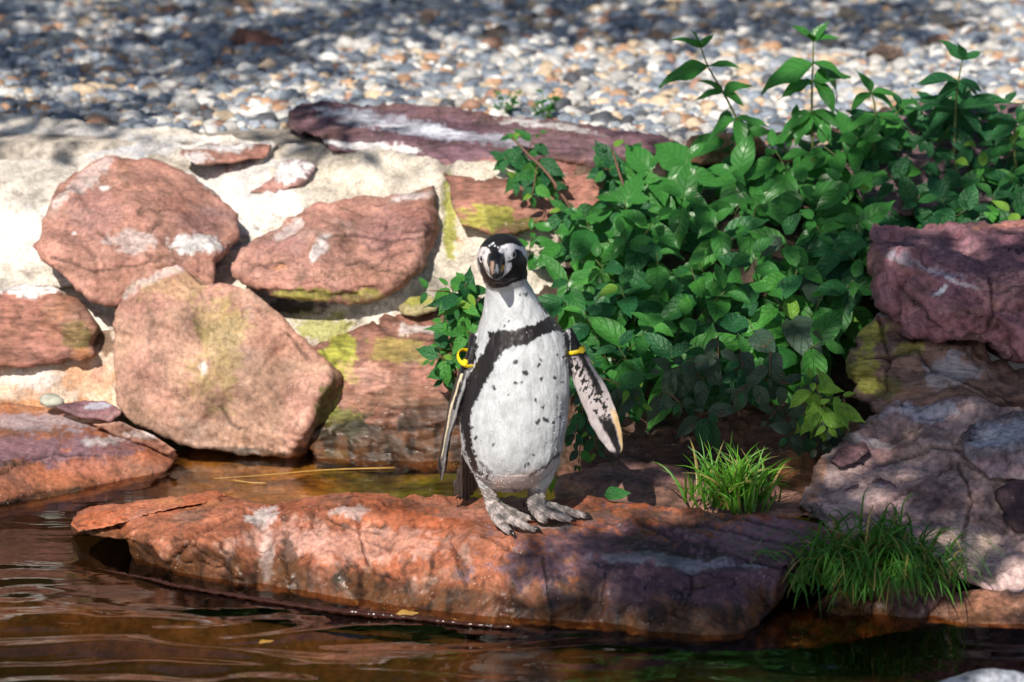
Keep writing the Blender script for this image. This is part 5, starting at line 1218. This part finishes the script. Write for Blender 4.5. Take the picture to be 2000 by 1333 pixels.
# ================================================================== SMALL THINGS ON AND AT THE WATER
def stick(name, label, cat, pts, r0, r1, mat):
    c = np.mean(pts, 0); v, f = tube(pts, np.linspace(r0, r1, len(pts)), 8, sub=4)
    return link(name, mesh(name, v - c, f, mat), None, c, label=label, cat=cat)
M_STRAW = simple_mat('straw', (.42, .24, .06), .4)
stick('straw', 'long yellow straw floating on the pool behind the ledge', 'straw', [zY(x, y, .003) for x, y in ((418, 935), (520, 928), (640, 918), (772, 914))], .0008, .0019, M_STRAW)
stick('straw', 'short thin straw floating on the pool, left of the long one', 'straw', [zY(x, y, .003) for x, y in ((455, 938), (490, 943), (520, 944))], .0014, .0014, M_STRAW)
M_ROPE = simple_mat('wet_debris', (.035, .012, .008), .12)
pts = [zY(x, y, .004) for x, y in ((190, 1110), (240, 1121), (290, 1130), (340, 1143), (440, 1160), (560, 1180), (680, 1196), (790, 1206), (900, 1218), (1000, 1226))]
c = np.mean(pts, 0); v, f = tube(pts, [.001, .002, .003, .004, .0045, .0045, .005, .005, .004, .003], 12, sub=26)
v = v + vnormals(v, np.array([t[:3] for t in f])) * (0.004 * fbm(v * 60, 3))[:, None]
link('liner_edge', mesh('liner_edge', v - c, f, M_ROPE), None, c, label='dark glossy root lying along the waterline in front of the ledge', cat='liner')  # dark edge of the submerged pool liner, drawn as a thin tube
def floater(px, py, label, mat, s, ang):
    p = zY(px, py, .004); me = leaf_mesh('dead_leaf', mat, w=.32, droop=-.06, fold=.2)
    o = link('dead_leaf', me, None, p, label=label, cat='leaf'); o.scale = (s, s, s); o.rotation_euler = (.1, -.05, ang)
M_DEAD = leaf_material('dead_leaf', (.55, .28, .05), (.60, .36, .10), .35)
floater(772, 1200, 'orange-yellow dead leaf on the waterline at the foot of the ledge', M_DEAD, .045, -.15)
floater(505, 1256, 'small tan dead leaf floating on the water in front', M_DEAD, .028, .2)

# ================================================================== TREES THAT SHADE THE PLACE (they stand outside the frame)
M_CROWN = leaf_material('tree_leaf', (.03, .08, .015), (.07, .14, .02), .45)
M_BARK = rock_material('bark', grain=60, bump=.8, speck=.1)
def clump_mesh(pts, sizes, r):
    n_ = len(pts); a = unit_rows(r.normal(size=(n_, 3))); b = unit_rows(np.cross(a, r.normal(size=(n_, 3)))); s = np.asarray(sizes)[:, None]
    c = np.cross(a, b)
    q = [-a * s, -a * s * .2 + b * s * .38 + c * s * .1, a * s, -a * s * .2 - b * s * .38 + c * s * .1]
    v = np.stack([pts + x for x in q], 1).reshape(-1, 3); f = np.arange(4 * n_).reshape(-1, 4)
    f2 = np.vstack([f[:, [0, 1, 2]], f[:, [0, 2, 3]]])
    return v, f2
def unit_rows(a): return a / (np.linalg.norm(a, axis=1)[:, None] + 1e-9)
def tree(label, foot, limbs, lp, ls_, seed):
    r = np.random.default_rng(seed)
    t = empty('tree', foot, label=label, cat='tree'); foot = np.array(foot, float)
    tv, tf, off = [], [], 0
    for pts, r0, r1 in limbs:
        v, f = tube(pts, np.linspace(r0, r1, len(pts)), 10, sub=4); tv.append(v - foot); tf += [tuple(i + off for i in x) for x in f]; off += len(v)
    vv = np.vstack(tv)
    link('trunk', mesh('trunk', vv, tf, M_BARK, True, np.tile((.10, .075, .055), (len(vv), 1)), np.zeros(len(vv))), t, (0, 0, 0))
    v, f = clump_mesh(lp, ls_, r)
    me = mesh('crown', v - foot, f, M_CROWN, False); me.uv_layers.new(name='UVMap')
    link('crown', me, t, (0, 0, 0), kind='stuff')
# boughs over the pool: leaf sprays hang where they shade the right-hand rocks and parts of the gravel
r = np.random.default_rng(21)
L, Sz, hubs = [], [], []
def shade(px, py, z_or_Y, isz, rx, ry, n_, t0, size=.07, clusters=6):
    Yc_ = YZ(px, py, z_or_Y) if isz else z_or_Y
    for k in range(clusters):
        w = math.sqrt(r.random()); a = r.uniform(0, 6.28)
        q = P(px + rx * w * math.cos(a), py + ry * w * math.sin(a), Yc_ if not isz else YZ(px + rx * w * math.cos(a), py + ry * w * math.sin(a), z_or_Y))
        hub = q + SUN * (t0 + r.uniform(-.3, .3)); hubs.append(hub)
        m_ = n_ // clusters
        L.append(hub + r.normal(size=(m_, 3)) * np.array((.10, .12, .07))); Sz.append(r.uniform(.6, 1.2, m_) * size)
TT = 4.2
shade(1350, 1130, -.15, False, 230, 70, 300, TT, clusters=16)
shade(1530, 1050, -.0, False, 120, 60, 120, TT, clusters=7)
shade(1900, 560, .5, False, 230, 120, 420, TT, clusters=22)
shade(1850, 740, .45, False, 220, 60, 200, TT, clusters=10)
shade(1850, 950, .15, False, 200, 140, 170, TT, clusters=9)
shade(1700, 1130, -.1, False, 150, 60, 90, TT, clusters=5)
shade(1370, 830, .6, False, 110, 70, 120, TT, clusters=7)
shade(1430, 470, .98, False, 300, 200, 100, TT, clusters=9)
shade(1640, 400, 1.05, False, 90, 140, 60, TT, clusters=4)
shade(1480, 800, .5, False, 150, 80, 140, TT, clusters=8)
shade(1850, 300, 1.3, False, 180, 110, 110, TT, clusters=7)
shade(1450, 130, 1.4, False, 150, 70, 60, TT, clusters=4)
shade(1500, 1290, 0, True, 500, 40, 300, TT, clusters=14)
# gravel
shade(230, 70, .58, True, 370, 88, 1150, TT, clusters=48)
shade(150, 225, .58, True, 220, 26, 170, TT, clusters=10)
shade(900, 40, .58, True, 420, 36, 560, TT, clusters=22)
shade(1500, 40, .58, True, 480, 46, 760, TT, clusters=26)
shade(480, 130, .58, True, 200, 30, 110, TT, clusters=7)
shade(620, 225, .60, True, 70, 25, 60, TT, clusters=3)
L = np.vstack(L); Sz = np.concatenate(Sz); hubs = np.array(hubs)
foot = np.array((4.4, -3.2, -.25)); fork = np.array((4.1, -2.9, 2.9))
limbs = [([foot, foot + (-.1, .1, 1.4), fork], .26, .15)]
via2 = np.array((2.6, .2, 4.3)); limbs.append(([fork, fork + (-.4, 1.4, .9), via2], .10, .05))
for far in (0, 1):
    Hh = hubs[(hubs[:, 1] > -1.3) == bool(far)]
    q4 = np.quantile(Hh[:, 0], [0, .25, .5, .75, 1]); q4[4] += .01
    for k in range(4):
        H = Hh[(Hh[:, 0] >= q4[k]) & (Hh[:, 0] < q4[k + 1])]
        if not len(H): continue
        st = via2 if far else fork; mid = H.mean(0) + ((.5, .5, .7) if far else (.3, -.2, .15))
        limbs.append(([st, (st + mid) / 2 + (0, .1, .35), mid], .045, .016))
        for h in H: limbs.append(([mid, (mid + h) / 2 + (0, 0, .08), h], .008, .003))
tree('leafy tree outside the frame whose boughs shade the pool and gravel', foot, limbs, L, Sz, 3)
# trees beyond the gravel, seen only mirrored in the water
for i, (x, y, w, h) in enumerate([(-3.2, 8.2, 1.9, 6.2), (-.6, 9.0, 1.8, 5.4), (2.0, 8.4, 2.0, 6.8), (4.8, 9.2, 2.0, 6.0), (-6.2, 9.4, 2.2, 7.2)]):
    r = np.random.default_rng(40 + i); n_ = 5000
    d = unit_rows(r.normal(size=(n_, 3))) * (r.random(n_)[:, None] ** .4) * np.array((w, w * .8, h * .44)); d *= (1 + .25 * fbm(d * 1.1 + i * 9, 2))[:, None]
    ft = np.array((x, y, .6)); c = ft + (0, 0, h * .58)
    tree(['broad tree beyond the gravel, second from the left', 'low rounded tree in the middle beyond the gravel', 'tall tree beyond the gravel behind the shrub', 'wide tree at the right beyond the gravel', 'tallest tree at the far left beyond the gravel'][i], ft,
         [([ft, ft + (.05, 0, h * .3), c], .16, .07), ([ft + (0, 0, h * .3), c + (w * .5, 0, .2)], .07, .02), ([ft + (0, 0, h * .35), c + (-w * .5, .1, .3)], .07, .02)], c + d, r.uniform(.10, .2, n_), 60 + i)

for o in list(scene.objects):
    if o.parent or not o.get('category'): continue
    nm = o.name.split('.')[0]
    g = {'sandstone_boulder': 'sandstone boulders of the pool wall', 'sandstone_block': 'sandstone blocks of the pool wall', 'small_stone': 'small stones bedded in the wall', 'flat_stone': 'flat stones on the left ledge',
         'low_stone': 'low stones along the water', 'gravel_stone': 'larger stones lying on the gravel', 'grass_tuft': 'grass growing at the pool edge', 'weed': 'weeds at the gravel edge', 'purple_boulder': 'dark boulders on the right bank',
         'leafy_shrub': 'green shrubs on the right bank', 'tree': 'trees around the pool', 'straw': 'straws floating on the pool', 'dead_leaf': 'dead leaves on the water', 'sandstone_ledge': 'flat ledges at the water'}.get(nm)
    if g: o['group'] = g
